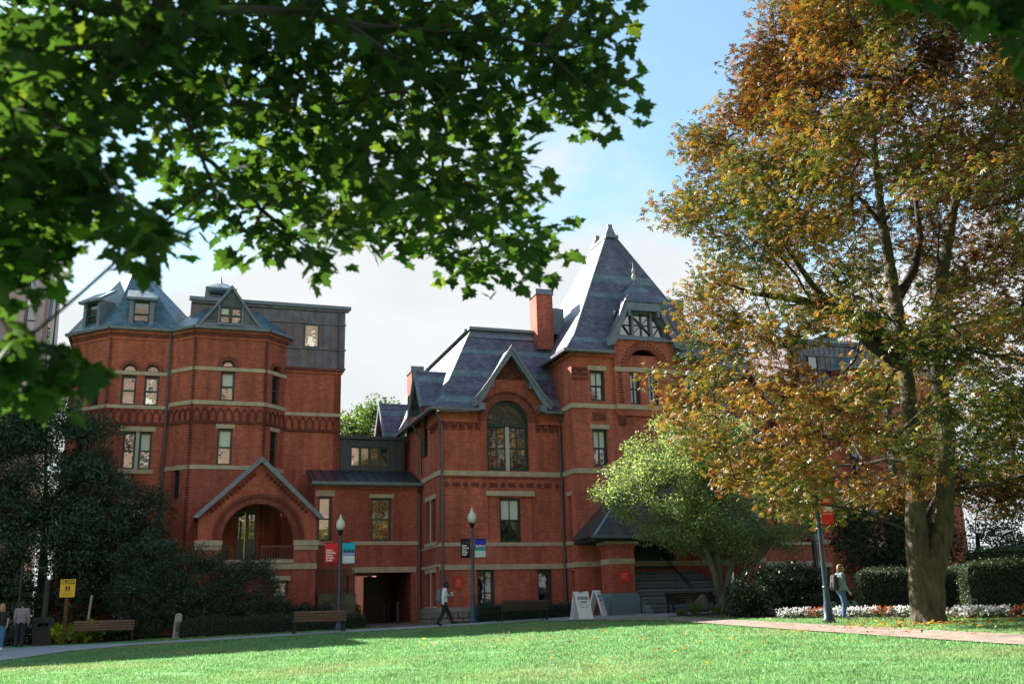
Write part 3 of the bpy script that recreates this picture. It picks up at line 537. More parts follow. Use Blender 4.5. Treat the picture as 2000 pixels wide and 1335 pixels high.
# ---------------------------------------------------------------- gabled wing
def gabled_wing():
    base = (14.8, 45.5, 0.0)
    T = thing('gabled_wing', 'red brick wing with steep purple slate mansard, front gable and big arched window', 'building', base, world=True, group='mirrored gabled wings of the red brick college building')
    FG = Fr(0, 45.5); FS = Fr(11.7, 62, -90); Z0 = -1.0
    S = lambda y: 62-y                     # u on the side wall from a Y coordinate
    # front wall, gable included
    out = [(11.705, Z0), (17.85, Z0), (17.85, 9.8), (17.2, 9.8), (15.22, 12.72), (13.30, 9.8), (11.705, 9.8)]
    H = [archhole(14.05, 16.17, 7.0, 9.36), rect(14.02, 16.28, 3.66, 5.80), rect(13.44, 14.28, 0.35, 2.42), rect(16.4, 17.12, 0.2, 2.42)]
    MB().plate(FG, out, H, -0.4, 0).build('wall', BRICK, T)
    MB().plate(FG, rect(14.025, 16.275, 3.665, 5.795), [rect(14.62, 15.68, 3.665, 5.72)], -0.4, -0.10).build('recessed_wall', BRICK, T)
    MB().plate(FS, [(0, Z0), (16.495, Z0), (16.495, 9.8), (S(47.2), 9.8), (S(48.5), 12.1), (S(49.8), 9.8), (0, 9.8)], [rect(S(48.1), S(47.3), 3.75, 5.75), rect(S(47.15), S(46.35), 3.75, 5.75), rect(S(48.1), S(47.3), 0.85, 2.35), rect(S(47.15), S(46.35), 0.85, 2.35), archhole(S(49.2), S(47.8), 8.0, 9.7)], -0.4, 0).build('side_wall', BRICK, T)
    for z0, z1 in ((3.75, 5.75), (0.85, 2.35)):
        for a, c in ((48.1, 47.3), (47.15, 46.35)): sash(FS, S(a), S(c), z0, z1, T, glass=GLASSDIM)
        q = MB().box(FS, S(47.29), S(47.16), z0, z1, -0.2, 0.03); q.build('stone_mullion', CREAM, T); stone(FS, S(48.25), S(46.2), z1+0.003, z1+0.22, T, name='lintel', d=0.04); stone(FS, S(48.25), S(46.2), z0-0.16, z0-0.003, T, name='sill', d=0.09)
    sash(FS, S(49.2)+0.02, S(47.8)-0.02, 8.0, 9.6, T, cols=2, glass=GLASSDIM); lunette(FS, S(48.5), 9.7, 0.69, T); arch_trim(FS, S(48.5), 9.7, 0.71, 1.0, T)
    # great arched window
    cu = 15.11; zs = 9.36; d = -0.2
    q = MB().plate(FG, [(p[0]*0.998+cu*0.002, p[1]) for p in archhole(14.05, 16.17, 7.0, zs)], [rect(14.19, 15.01, 7.16, 9.12), rect(15.21, 16.03, 7.16, 9.12), [(14.17, 9.30), (16.05, 9.30)] + arcpts(cu, 9.33, 0.93, 2, 178)[1:-1]], d-0.12, d)
    wn = q.build('arched_window', GREENPAINT, T)
    for a in (14.19, 15.21):
        MB().box(FG, a-0.01, a+0.83, 7.15, 9.13, d-0.10, d-0.09).build('pane', GLASS, wn); b = MB(); b.box(FG, a+0.39, a+0.43, 7.16, 9.12, d-0.085, d-0.03); b.box(FG, a, a+0.82, 8.08, 8.13, d-0.084, d-0.031); b.build('glazing_bar', GREENPAINT, wn)
    MB().plate(FG, [(14.17, 9.29), (16.05, 9.29)] + arcpts(cu, 9.33, 0.94, 2, 178)[1:-1], (), d-0.11, d-0.10).build('pane', GLASS, wn)
    b = MB()
    for k in range(-8, 9):
        u = cu+0.108*k; h = math.sqrt(max(0, 0.94**2-(u-cu)**2))
        if h > 0.05: b.box(FG, u-0.011, u+0.011, 9.3, 9.33+h, d-0.095, d-0.05)
    for k in range(1, 9):
        h = 0.108*k; ww = math.sqrt(max(0, 0.94**2-h*h)); b.box(FG, cu-ww, cu+ww, 9.33+h-0.011, 9.33+h+0.011, d-0.094, d-0.051)
    b.build('lattice', GREENPAINT, wn); MB().box(FG, 15.02, 15.20, 7.0, 9.26, d-0.05, d+0.06).build('stone_mullion', CREAM, wn); MB().box(FG, 14.1, 16.12, 9.14, 9.26, d-0.05, d+0.07).build('transom', GREENPAINT, wn)
    for r0_, r1_, dd, m_ in ((1.065, 1.40, 0.03, ARCHBRICK), (1.405, 1.50, 0.09, DARKBRICK)): arch_trim(FG, cu, zs, r0_, r1_, T, dd, m_)
    MB().plate(FG, [(14.35, 11.45), (16.1, 11.45), (15.22, 12.6)], (), -0.01, 0.045).build('diaper_panel', course_mat('diaper_brick', (0.30, 0.10, 0.06), (0.07, 0.02, 0.018), (0.05, 0.015, 0.015), 0.12, 0.10, 0.02, 0.85, bump=0.03), T)
    # lower windows
    sash(FG, 14.62, 15.68, 3.67, 5.72, T, d=-0.2, cols=2, blind=True, glass=GLASSDIM)
    sash(FG, 13.44, 14.28, 0.35, 2.42, T, cols=2, glass=GLASSDIM)
    dr = sash(FG, 16.4, 17.12, 0.2, 2.42, T, cols=1, glass=GLASSDIM)
    # stonework
    stone(FG, 13.95, 16.36, 5.805, 6.04, T, name='lintel', d=0.04)
    for F, a, c in ((FG, 11.66, 17.85), (FS, S(49.05), 16.52)):
        stone(F, a, c, 6.73, 6.96, T, d=0.06); stone(F, a, c, 3.48, 3.655 if F is FG else 3.585, T, d=0.045); stone(F, a, c, 2.425, 2.66, T, d=0.06) if F is FG else stone(F, a, c, 2.575, 2.70, T, d=0.062)
    # dog-tooth course and small terracotta ornaments under the band
    b = MB(); u = 11.8
    while u < 17.8: b.box(FG, u, u+0.07, 6.60, 6.67, -0.01, 0.05); u += 0.14
    q = b.build('dogtooth_course', DARKBRICK, T); q['kind'] = 'stuff'
    om = MB()
    for dz, hw in ((-0.12, 0.02), (-0.06, 0.07), (0.0, 0.12), (0.06, 0.07), (0.12, 0.02)): om.box(Fr(0, 0), -hw, hw, dz-0.03, dz+0.03, -0.01, 0.03)
    dme = bpy.data.meshes.new('terracotta_diamond'); dme.from_pydata(om.v, [], om.f); dme.materials.append(DARKBRICK)
    om = MB()
    for k in range(-2, 3): om.box(Fr(0, 0), 0.075*k-0.022, 0.075*k+0.022, -0.11, 0.11, -0.01, 0.03)
    om.box(Fr(0, 0), -0.18, 0.18, -0.02, 0.02, -0.01, 0.028)
    tme = bpy.data.meshes.new('terracotta_tile'); tme.from_pydata(om.v, [], om.f); tme.materials.append(DARKBRICK)
    for k in range(13): piece('terracotta_diamond' if k % 2 == 0 else 'terracotta_tile', dme if k % 2 == 0 else tme, T, FG, 12.05+0.455*k, 6.32)
    # corbel table
    for k in range(5): piece('corbel', CORB, T, FG, 12.0+0.40*k, 8.92)
    for k in range(4): piece('corbel', CORB, T, FG, 16.62+0.36*k, 8.92)
    for k in range(4): piece('corbel', CORB, T, FS, S(46.9)+0.36*k, 8.95)
    stone(FG, 11.66, 13.58, 9.26, 9.40, T, d=0.15, name='brick_cornice', m=BRICK); stone(FG, 16.63, 17.85, 9.26, 9.40, T, d=0.15, name='brick_cornice', m=BRICK)
    # battered stone foundation
    for F, a, c in ((FG, 11.6, 13.35), (FS, S(49.05), 16.6)):
        q = MB(); q.plate(F, rect(a, c, Z0, 0.58), (), -0.05, 0.14); q.build('foundation', RUBBLE, T); stone(F, a, c, 0.585, 0.78, T, d=0.09, name='foundation_cap', m=mat('grey_cap_stone', (0.30, 0.29, 0.27), 0.85, noise=0.3, nscale=4))
    # roof
    b = MB(); ze = 9.85; zt = 14.55; ex, ey = 11.32, 45.12; mx_, my_, zm = 11.86, 45.70, 10.5; tx, ty = 14.02, 48.0
    for (x0, y0, z0), (x1, y1, z1) in (((ex, ey, ze), (mx_, my_, zm)), ((mx_, my_, zm), (tx, ty, zt))):
        (b.slab([(x0, y0, z0), (18.6, y0, z0), (18.6, y1, z1), (x1, y1, z1)]) if z1 > 11 else (b.slab([(x0, y0, z0), (13.5, y0, z0), (13.7, y1, z1), (x1, y1, z1)]), b.slab([(16.95, y0, z0), (18.6, y0, z0), (18.6, y1, z1), (16.75, y1, z1)]))); b.slab([(x0, 62, z0), (x0, y0, z0), (x1, y1, z1), (x1, 62, z1)])
    b.build('slate_roof', SLATE, T)
    MB().box(WORLD, tx, 21, zt-0.05, zt+0.02, -60, -ty).build('flat_roof', DARKMETAL, T)
    b = MB(); b.box(WORLD, tx-0.10, 19.4, zt+0.02, zt+0.17, -ty-0.3, -ty+0.22); b.box(WORLD, tx-0.22, tx+0.3, zt+0.021, zt+0.171, -62, -ty-0.31); b.build('roof_curb', LEAD, T)
    b = MB(); b.slab([(tx+0.0, ty-0.05, zt+0.01), (19.2, ty-0.05, zt+0.01), (19.2, ty-0.30, zt-0.42), (tx-0.17, ty-0.30, zt-0.42)], 0.03); b.build('lead_flashing', LEAD, T)
    gutter([(11.28, 62, 9.72), (11.28, 45.10, 9.72)], T, 0.17); gutter([(11.15, 45.10, 9.72), (13.55, 45.10, 9.72)], T, 0.17); gutter([(16.9, 45.10, 9.72), (17.9, 45.10, 9.72)], T, 0.17)
    # front gable roof and bargeboards
    gx = 15.22; za = 12.98; yb = 47.2
    for s in (-1, 1):
        b = MB(); b.slab([(gx, 45.10, za), (gx, yb, za), (gx+s*1.2, 46.2, 11.1), (gx+s*1.92, 45.10, 10.12)], 0.09); b.build('gable_roof', SLATE, T)
        MB().plate(Fr(0, 45.06), [(gx, za-0.42), (gx, za+0.05), (gx+s*0.95, za-1.42), (gx+s*1.55, 10.72), (gx+s*2.05, 10.18), (gx+s*1.98, 9.92), (gx+s*1.62, 10.10), (gx+s*1.30, 10.55), (gx+s*0.82, za-1.55)], (), -0.05, 0.08).build('bargeboard', LEAD, T)
        MB().plate(Fr(0, 44.98), [(gx, za-0.10), (gx, za+0.09), (gx+s*0.98, za-1.40), (gx+s*1.58, 10.75), (gx+s*2.08, 10.22), (gx+s*2.07, 10.10), (gx+s*1.53, 10.64), (gx+s*0.92, za-1.50)], (), -0.02, 0.06).build('barge_moulding', LEAD, T)
        MB().box(Fr(gx+s*1.55, 45.06), -0.16, 0.16, 9.80, 10.14, -0.4, 0.14).build('kneeler', LEAD, T)
        MB().box(Fr(gx+s*0.98, 45.10), -0.07, 0.07, 10.95, 11.30, -0.3, 0.05).build('bracket', LEAD, T)
    # side gables and stacks on the left slope
    for yc, hw, zp in ((48.5, 1.38, 12.42), (57.6, 1.5, 12.6)):
        for s in (-1, 1):
            b = MB(); b.slab([(11.25, yc, zp), (13.35, yc, zp), (11.9, yc+s*hw*1.05, 10.35), (11.25, yc+s*hw*1.05, 10.35)], 0.09); b.build('gable_roof', SLATE, T)
            b = MB(); b.plate(Fr(11.22, yc, -90), [(0, zp-0.35), (0, zp+0.06), (-s*hw*1.1, 10.28), (-s*hw*0.95, 10.2)], (), -0.05, 0.07); b.build('bargeboard', LEAD, T)
        if yc > 55: MB().plate(Fr(11.6, yc, -90), [(-1.3, 9.0), (1.3, 9.0), (1.3, 10.4), (0, 12.6), (-1.3, 10.4)], (), -0.2, 0).build('gable_wall', BRICK, T)
    for x0, x1, y0, y1, z0, z1 in ((11.86, 12.48, 52.0, 53.1, 9.5, 13.5), (17.45, 18.35, 47.3, 48.35, 13.6, 16.85)):
        q = MB().box(WORLD, x0, x1, z0, z1, -y1, -y0); ch = q.build('chimney', BRICK, T)
        MB().box(WORLD, x0-0.05, x1+0.05, z1-0.28, z1+0.02, -y1-0.05, -y0+0.05).build('chimney_cap', LEAD, ch)
    MB().box(WORLD, 18.36, 19.0, 14.5, 15.9, -48.2, -47.4).build('roof_hatch', LEAD, T)
    downpipe([(11.45, 45.20, 9.7), (11.80, 45.40, 9.1), (11.80, 45.40, 1.0)], T); downpipe([(17.72, 45.2, 9.7), (17.74, 45.42, 9.2), (17.74, 45.42, 0.4)], T)
    downpipe([(11.2, 48.9, 9.7), (11.62, 48.95, 9.0), (11.62, 48.95, 7.2)], T)
    MB().plate(Fr(17.8, 62, 180), rect(0, 6.1, Z0, 9.8), (), -0.3, 0).build('rear_wall', BRICK, T)
    return T, base
GW, GWB = gabled_wing()
mirrored(GW, 'gabled red brick wing right of the pointed tower, behind the dogwood', GWB)
# ---------------------------------------------------------------- tower
def tower():
    base = (21.75, 43.9, 0.1)
    T = thing('tower', 'tall red brick tower with steep purple slate pyramid roof and lead dormer', 'tower', base, world=True)
    FT = Fr(0, 43.9); FL_ = Fr(17.86, 52, -90); FR_ = Fr(25.64, 43.9, 90); Z0 = -1.0; S = lambda y: 52-y; cx = 21.75
    ws = [(18.83, 19.60), (23.90, 24.67)]
    H = [rect(a, c, 10.24, 11.74) for a, c in ws] + [rect(a, c, 7.06, 8.86) for a, c in ws] + [rect(20.86, 21.42, 10.12, 11.72), rect(21.84, 22.40, 10.12, 11.72), rect(20.7, 22.8, 2.3, 5.0)]
    MB().plate(FT, rect(17.865, 25.635, Z0, 12.62), H, -0.4, 0).build('wall', BRICK, T)
    MB().plate(FL_, rect(0, 8.094, Z0, 12.62), [rect(S(45.0), S(44.55), 3.7, 5.75), rect(S(45.0), S(44.55), 0.5, 2.3)], -0.4, 0).build('side_wall', BRICK, T)
    MB().plate(FR_, rect(0.006, 8.1, Z0, 12.62), (), -0.4, 0).build('side_wall', BRICK, T)
    MB().box(WORLD, 17.9, 25.6, 9, 14.4, -62, -52.01).build('rear_wall', BRICK, T)
    # projecting centre panel with a blind arch
    q = MB(); q.plate(FT, [(20.12, 9.55), (23.38, 9.55), (23.38, 13.44), (20.12, 13.44)], [rect(20.86, 21.42, 10.12, 11.72), rect(21.84, 22.40, 10.12, 11.72), [(cx-0.93, 11.98), (cx+0.93, 11.98)] + arcpts(cx, 11.98, 0.93, 0, 180)[1:-1]], 0.002, 0.14); q.build('centre_panel', BRICK, T)
    arch_trim(FT, cx, 11.98, 0.935, 1.14, T, 0.16, ARCHBRICK)
    b = MB()
    for k in range(21):
        a = R(9*k); b.box(Fr(cx+1.24*math.cos(a), 43.9), -0.04, 0.04, 11.98+1.24*math.sin(a)-0.04, 11.98+1.24*math.sin(a)+0.04, 0.13, 0.19)
    q = b.build('arch_studs', DARKBRICK, T); q['kind'] = 'stuff'
    for u in (20.3, 23.1):
        b = MB(); z = 10.2
        while z < 11.7: b.box(FT, u, u+0.07, z, z+0.07, 0.13, 0.18); b.box(FT, u+0.11, u+0.18, z, z+0.07, 0.13, 0.18); z += 0.14
        q = b.build('dentil_strip', DARKBRICK, T); q['kind'] = 'stuff'; MB().box(FT, u-0.06, u+0.30, 9.1, 9.55, -0.01, 0.12).build('corbel', DARKBRICK, T)
    for a, c in ws:
        sash(FT, a, c, 10.24, 11.74, T, cols=2, d=-0.15, blind=True); sash(FT, a, c, 7.06, 8.86, T, cols=2, d=-0.15); stone(FT, a-0.12, c+0.12, 11.745, 11.97, T, name='lintel', d=0.04); stone(FT, a-0.12, c+0.12, 8.865, 9.08, T, name='lintel', d=0.04)
        b = MB()
        for r in range(5):
            for k in range(6): b.box(FT, a+0.02+0.125*k+(0.06 if r % 2 else 0), a+0.08+0.125*k+(0.06 if r % 2 else 0), 9.27+0.08*r, 9.33+0.08*r, -0.01, 0.035)
        q = b.build('vent_panel', DARKBRICK, T); q['kind'] = 'stuff'
    for a, c in ((20.86, 21.42), (21.84, 22.40)): sash(FT, a, c, 10.12, 11.72, T, cols=2, d=0.0)
    stone(FT, 20.10, 23.40, 11.73, 11.96, T, d=0.18)
    sash(FL_, S(45.0), S(44.55), 3.7, 5.75, T, glass=GLASSDIM); sash(FL_, S(45.0), S(44.55), 0.5, 2.3, T, glass=GLASSDIM); stone(FL_, S(45.1), S(44.45), 5.755, 5.95, T, name='lintel')
    for F, a, c in ((FT, 17.82, 25.68), (FL_, S(45.49), 8.14), (FR_, -0.04, 1.6)):
        stone(F, a, c, 6.73, 6.96, T, d=0.06); stone(F, a, c, 2.425, 2.66, T, d=0.06); stone(F, a, c, 3.48, 3.65, T, d=0.045)
        stone(F, a, c if F is not FT else 20.11, 9.86, 10.08, T, d=0.06)
    stone(FT, 20.11, 23.39, 9.86, 10.08, T, d=0.19); stone(FT, 23.40, 25.68, 9.86, 10.08, T, d=0.06)
    # moulded frieze left and right of the upper windows
    for a, c in ((17.86, 18.7), (24.8, 25.62)):
        for k in range(3): stone(FT, a, c, 11.22+0.24*k, 11.36+0.24*k, T, d=0.03+0.02*k, name='brick_moulding', m=DARKBRICK)
        piece('corbel', CORB, T, FT, (a+c)/2, 11.5)
    stone(FT, 17.82, 20.1, 12.40, 12.60, T, d=0.12, name='brick_cornice', m=BRICK); stone(FT, 23.4, 25.68, 12.40, 12.60, T, d=0.12, name='brick_cornice', m=BRICK); stone(FL_, 0, 8.14, 12.40, 12.60, T, d=0.12, name='brick_cornice', m=BRICK)
    # pyramid roof with a bell-cast foot
    def lvl(i, z): return [(17.48+i[0], 43.5+i[1], z), (26.02-i[0], 43.5+i[1], z), (26.02-i[0], 52.3-i[2], z), (17.48+i[0], 52.3-i[2], z)]
    Ls = [lvl((0, 0, 0), 12.62), lvl((0.72, 0.62, 0.7), 13.55), lvl((3.97, 3.4, 3.5), 20.0)]; b = MB()
    for A, B in zip(Ls[:-1], Ls[1:]):
        for i in range(4):
            j = (i+1) % 4
            if i == 0 and A is Ls[0]: b.slab([A[0], (20.05, 43.5, 12.62), (20.05, 44.12, 13.55), B[0]]); b.slab([(23.45, 43.5, 12.62), A[1], B[1], (23.45, 44.12, 13.55)])
            else: b.slab([A[i], A[j], B[j], B[i]])
    b.slab(Ls[-1], 0.05); b.build('pyramid_roof', SLATE, T)
    E = Ls[0]; gutter([(E[3][0], E[3][1], 12.50), (E[0][0], E[0][1], 12.50)], T, 0.16); gutter([(E[0][0]-0.15, E[0][1], 12.50), (20.0, E[0][1], 12.50)], T, 0.16); gutter([(23.5, E[0][1], 12.50), (26.1, E[0][1], 12.50)], T, 0.16)
    hp = MB()
    for i in (0, 1):
        for A, B in zip(Ls[:-1], Ls[1:]): hp.tube([A[i], B[i]], 0.045, 6)
    hp.build('lead_hip', LEAD, T)
    # ridge cap with end finials
    b = MB(); b.box(WORLD, 21.38, 22.12, 19.96, 20.12, -49.0, -46.75); b.box(WORLD, 21.60, 21.90, 20.12, 20.30, -48.8, -46.95); b.build('ridge_cap', LEAD, T)
    for y in (47.0, 48.75):
        b = MB(); b.plate(Fr(0, y), [(21.42, 20.12), (22.08, 20.12), (21.98, 20.35), (21.86, 20.62), (21.86, 20.78), (21.62, 20.78), (21.62, 20.6), (21.5, 20.32)], (), -0.14, 0.06); b.build('finial', LEAD, T)
    # dormer with clipped gable
    FD = Fr(0, 43.72); ys = 13.45
    b = MB(); b.plate(FD, [(20.25, ys), (23.25, ys), (23.05, 14.15), (22.62, 14.95), (20.88, 14.95), (20.45, 14.15)], [rect(21.30, 22.20, 13.62, 14.78), [(20.50, 13.62), (21.18, 13.62), (21.18, 14.7), (20.95, 14.6), (20.58, 13.95)], [(23.0, 13.62), (22.32, 13.62), (22.32, 14.7), (22.55, 14.6), (22.92, 13.95)]], -0.35, -0.1); dw = b.build('dormer_window', LEAD, T)
    MB().box(FD, 20.3, 23.2, 13.5, 14.9, -0.30, -0.27).build('pane', GLASS, dw)
    b = MB()
    for u0_, u1_ in ((21.30, 22.20),):
        c0 = (21.75, 14.2)
        for a in range(8):
            th = R(45*a); L0 = 0.45/max(abs(math.cos(th)), 1e-6) if abs(math.cos(th)) > 0.62 else 0.58/max(abs(math.sin(th)), 1e-6)
            if a % 2: L0 = 0.64
            e = (c0[0]+L0*math.cos(th), c0[1]+L0*math.sin(th)); nx, nz = -math.sin(th)*0.018, math.cos(th)*0.018
            b.plate(FD, [(c0[0]-nx, c0[1]-nz), (e[0]-nx, e[1]-nz), (e[0]+nx, e[1]+nz), (c0[0]+nx, c0[1]+nz)], (), -0.25-0.003*a, -0.17)
    for s in (-1, 1): b.plate(FD, [(cx+s*0.60, 13.62), (cx+s*0.63, 13.62), (cx+s*1.12, 14.28), (cx+s*1.10, 14.32)], (), -0.26, -0.17); b.box(FD, min(cx+s*0.57, cx+s*1.2), max(cx+s*0.57, cx+s*1.2), 14.16, 14.19, -0.26, -0.17)
    b.build('glazing_bar', GREENPAINT, dw); stone(FD, 20.1, 23.4, 13.34, 13.47, T, d=0.08, name='dormer_sill', m=LEAD)
    for s in (-1, 1):
        MB().plate(FD, [(cx+s*0.98, 15.22), (cx+s*1.04, 15.30), (cx+s*1.50, 14.25), (cx+s*1.80, 13.62), (cx+s*2.16, 13.22), (cx+s*2.05, 12.92), (cx+s*1.62, 13.05), (cx+s*1.45, 13.50), (cx+s*1.20, 14.15), (cx+s*0.86, 14.86)], (), -0.10, 0.22).build('bargeboard', LEAD, T)
        b = MB(); b.slab([(cx+s*0.95, 43.45, 15.30), (cx+s*0.3, 45.6, 16.6), (cx+s*1.0, 46.2, 14.9), (cx+s*1.50, 43.45, 14.25)], 0.07); b.slab([(cx+s*1.50, 43.45, 14.25), (cx+s*1.0, 46.2, 14.9), (cx+s*1.5, 45.2, 13.6), (cx+s*2.18, 43.45, 13.2)], 0.07); b.slab([(cx+s*0.95, 43.45, 15.30), (cx, 44.35, 16.75), (cx, 45.9, 16.75), (cx+s*0.5, 45.6, 16.2)], 0.05); b.build('dormer_roof', SLATE, T)
        MB().box(Fr(cx+s*0.80, 43.62), -0.06, 0.06, 14.55, 14.85, -0.1, 0.12).build('bracket', LEAD, T)
    MB().plate(FD, [(cx-1.0, 14.84), (cx+1.0, 14.84), (cx+1.04, 15.30), (cx-1.04, 15.30)], (), -0.08, 0.24).build('dormer_fascia', LEAD, T)
    b = MB(); b.slab([(cx-1.05, 43.42, 15.28), (cx+1.05, 43.42, 15.28), (cx, 44.4, 16.78)], 0.06); b.build('dormer_roof', SLATE, T)
    b = MB(); b.lathe(cx, 44.45, [(0.10, 16.7), (0.13, 16.95), (0.05, 17.1), (0.10, 17.25), (0.03, 17.4), (0.01, 17.75)], 8); b.build('finial', mat('pale_terracotta', (0.36, 0.33, 0.32), 0.7), T)
    # ---- entrance porch: hipped slate roof on brick piers, granite steps
    ap = (21.8, 43.88, 7.95); ec = [(17.5, 43.88, 3.62), (17.5, 41.15, 3.62), (26.6, 41.15, 3.62), (26.6, 43.88, 3.62)]; b = MB()
    for i in range(3): b.slab([ec[i], ec[i+1], ap], 0.09)
    b.build('porch_roof', BROWNSLATE, T); b = MB(); b.tube([ec[1], ap], 0.055, 6); b.tube([ec[2], ap], 0.055, 6); b.build('lead_hip', mat('blue_lead', (0.14, 0.26, 0.32), 0.5), T)
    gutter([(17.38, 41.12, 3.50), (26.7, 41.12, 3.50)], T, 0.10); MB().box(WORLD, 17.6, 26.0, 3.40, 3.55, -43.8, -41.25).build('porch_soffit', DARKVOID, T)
    for x0 in (18.4, 25.1):
        MB().box(WORLD, x0, x0+1.15, 1.2, 3.1, -42.6, -41.6).build('pier', BRICK, T)
        b = MB(); b.box(WORLD, x0-0.05, x0+1.2, 3.1, 3.2, -42.65, -41.55); b.box(WORLD, x0-0.11, x0+1.26, 3.2, 3.29, -42.7, -41.49); b.build('pier_capital', BRICK, T); MB().box(WORLD, x0-0.16, x0+1.31, 3.29, 3.42, -42.7, -41.44).build('pier_cap', STONE, T)
        MB().box(WORLD, x0-0.03, x0+1.18, 2.425, 2.66, -42.6, -41.57).build('stone_band', STONE, T)
        q = MB(); q.plate(Fr(x0+0.575, 41.45), [(-0.70, -0.3), (0.70, -0.3), (0.70, 1.02), (0.64, 1.10), (0.60, 1.19), (-0.60, 1.19), (-0.64, 1.10), (-0.70, 1.02)], (), -1.3, 0.0); q.build('pier_base', mat('pale_granite', (0.15, 0.21, 0.245), 0.7, noise=0.2, nscale=9), T)
    g0 = 0.28
    for k in range(11):
        xr = 24.9-0.13*k; q = MB().box(WORLD, 19.75, xr, -0.4 if k == 0 else g0+0.17*k-0.02, g0+0.17*(k+1)-0.06, -43.88, -40.44-0.3*k); q.box(WORLD, 19.72, xr+0.05, g0+0.17*(k+1)-0.06, g0+0.17*(k+1), -43.88, -40.35-0.3*k); q.build('step', GRANITE if k % 2 else mat('granite_shade_tone', (0.125, 0.155, 0.18), 0.75, noise=0.25, nscale=7), T)  # alternate steps coloured darker, standing in for shadow lines under the nosings
    pass
    hr = MB()
    for dx_ in (0.0, 0.12):
        hr.tube([(21.7+dx_, 40.3, 1.05), (21.7+dx_, 40.5, 1.32), (21.7+dx_, 43.4, 3.0)], 0.025, 6)
    for k, (y, z) in enumerate(((40.55, 0.3), (42.0, 1.1), (43.3, 1.9))): hr.tube([(21.76, y, z), (21.76, y, z+1.05)], 0.025, 6)
    hr.build('handrail', BLACKIRON, T)
    hr = MB(); hr.tube([(23.8, 40.3, 1.2), (23.8, 43.4, 3.0)], 0.025, 6)
    for y, z in ((40.55, 0.3), (43.3, 1.9)): hr.tube([(23.8, y, z), (23.8, y, z+1.05)], 0.025, 6)
    hr.build('handrail', BLACKIRON, T)
    dr = MB().plate(FT, rect(20.7, 22.8, 2.15, 5.0), [rect(20.85, 21.7, 3.2, 4.8), rect(21.8, 22.65, 3.2, 4.8)], -0.3, -0.2).build('door', GREENPAINT, T); MB().box(FT, 20.8, 22.7, 3.1, 4.85, -0.28, -0.27).build('pane', GLASSDIM, dr)
    return T
tower()
for nm, lab, (x, y, z), w_, h_, rz in (('wall_sign', 'small plain red sign on the porch pier by the granite steps', (19.03, 41.585, 1.9), 0.52, 0.5, 0), ('wall_sign', 'small red sign on the brick wall behind the walking man', (12.55, 45.47, 1.85), 0.36, 0.5, 0)):
    s_ = MB().box(Fr(x, y), -w_/2, w_/2, z-h_/2, z+h_/2, 0.004, 0.03).build(nm, mat('sign_red', (0.62, 0.03, 0.02), 0.45)); tag(s_, lab, 'sign')
    b = MB()
    for k in range(3): b.box(Fr(x, y), -w_*0.34, w_*(0.3-0.12*k), z+0.08-0.09*k, z+0.11-0.09*k, 0.031, 0.034)
    b.build('print', mat('sign_print', (0.75, 0.25, 0.2), 0.5), s_)

# ---------------------------------------------------------------- other buildings
def plain_block(name, label, x0, x1, y0, y1, z1, m, rows, cols, face, wm, rot=0, cx=0, cy=0, cap=None):
    T = thing(name, label, 'building', ((x0+x1)/2+cx, (y0+y1)/2+cy, -1.5), rot)
    hx, hy = (x1-x0)/2, (y1-y0)/2; F0 = Fr(0, -hy) if face == 'front' else Fr(0, hy, 180)
    H = []; Wd = 2*hx/cols
    for r in range(rows):
        for c in range(cols):
            a = -hx+Wd*(c+0.28); z = 3.2+(z1-3.5)/rows*r; H.append(rect(a, a+Wd*0.44, z, z+(z1-3.5)/rows*0.62))
    MB().plate(F0, rect(-hx, hx, 0, z1+1.5), [[(u, z+1.5) for u, z in h] for h in H], -0.4, 0).build('wall', m, T)
    b = MB(); b.box(WORLD, -hx, hx, 0, z1+1.5, -hy+0.42, hy-0.42); b.build('wall', m, T)
    for h in H: sash(F0, h[0][0], h[1][0], h[0][1]+1.5, h[2][1]+1.5, T, d=-0.2, split=False, m=wm)
    MB().box(WORLD, -hx-0.3, hx+0.3, z1+1.5, z1+2.1, -hy-0.3, hy+0.3).build('parapet', cap or m, T)
    return T
PALE = mat('pale_pink_masonry', (0.42, 0.33, 0.30), 0.9, noise=0.2, nscale=1.2)
TAN = course_mat('tan_brick', (0.34, 0.235, 0.185), (0.29, 0.19, 0.15), (0.33, 0.26, 0.22), 0.21, 0.068, 0.009, 0.85, stain=0.15)
# tall church-like tower far left: pale masonry, tall slots of glass between fins, steep side
t_ = thing('masonry_tower', 'tall pale pink masonry tower at the far left behind the foreground leaves', 'tower', (-9.9, 66.5, -1.0)); t_.scale = (0.80, 0.80, 0.80)
FA = Fr(0, -3)
MB().plate(FA, rect(-6, 2.6, 0, 34), [rect(1.15, 1.75, 14, 30)], -0.5, 0).build('wall', PALE, t_); MB().box(WORLD, -6, 2.6, 0, 34, -3, 2.48).build('wall', PALE, t_)
for u in (0.55, 1.85): MB().box(FA, u, u+0.5, 12, 33, 0.002, 0.5).build('fin', PALE, t_)
for k in range(8): MB().box(FA, 1.16, 1.74, 14.05+2*k, 15.95+2*k, -0.3, -0.25).build('pane', GLASS, t_)
for z in (10.0, 21.5, 28.0): MB().box(FA, -6.1, 2.7, z, z+0.35, 0.002, 0.12).build('string_course', PALE, t_)
for s in (0, 1): MB().plate(Fr(2.62, -3+3*s, 90), [(0.2, 24), (1.3, 29), (2.4, 24), (1.3, 19)], (), -0.02, 0.2).build('diamond_panel', GLASS, t_)
plain_block('apartment_building', 'tan brick apartment block standing behind the photographer, seen only in window reflections', -40, 30, -62, -46, 44, TAN, 11, 15, 'back', WHITE)
plain_block('street_building', 'dark teal street front glimpsed behind the two people at the far left', -26, -12, 66, 76, 9, mat('teal_front', (0.03, 0.075, 0.085), 0.6), 3, 5, 'front', BLACKIRON)
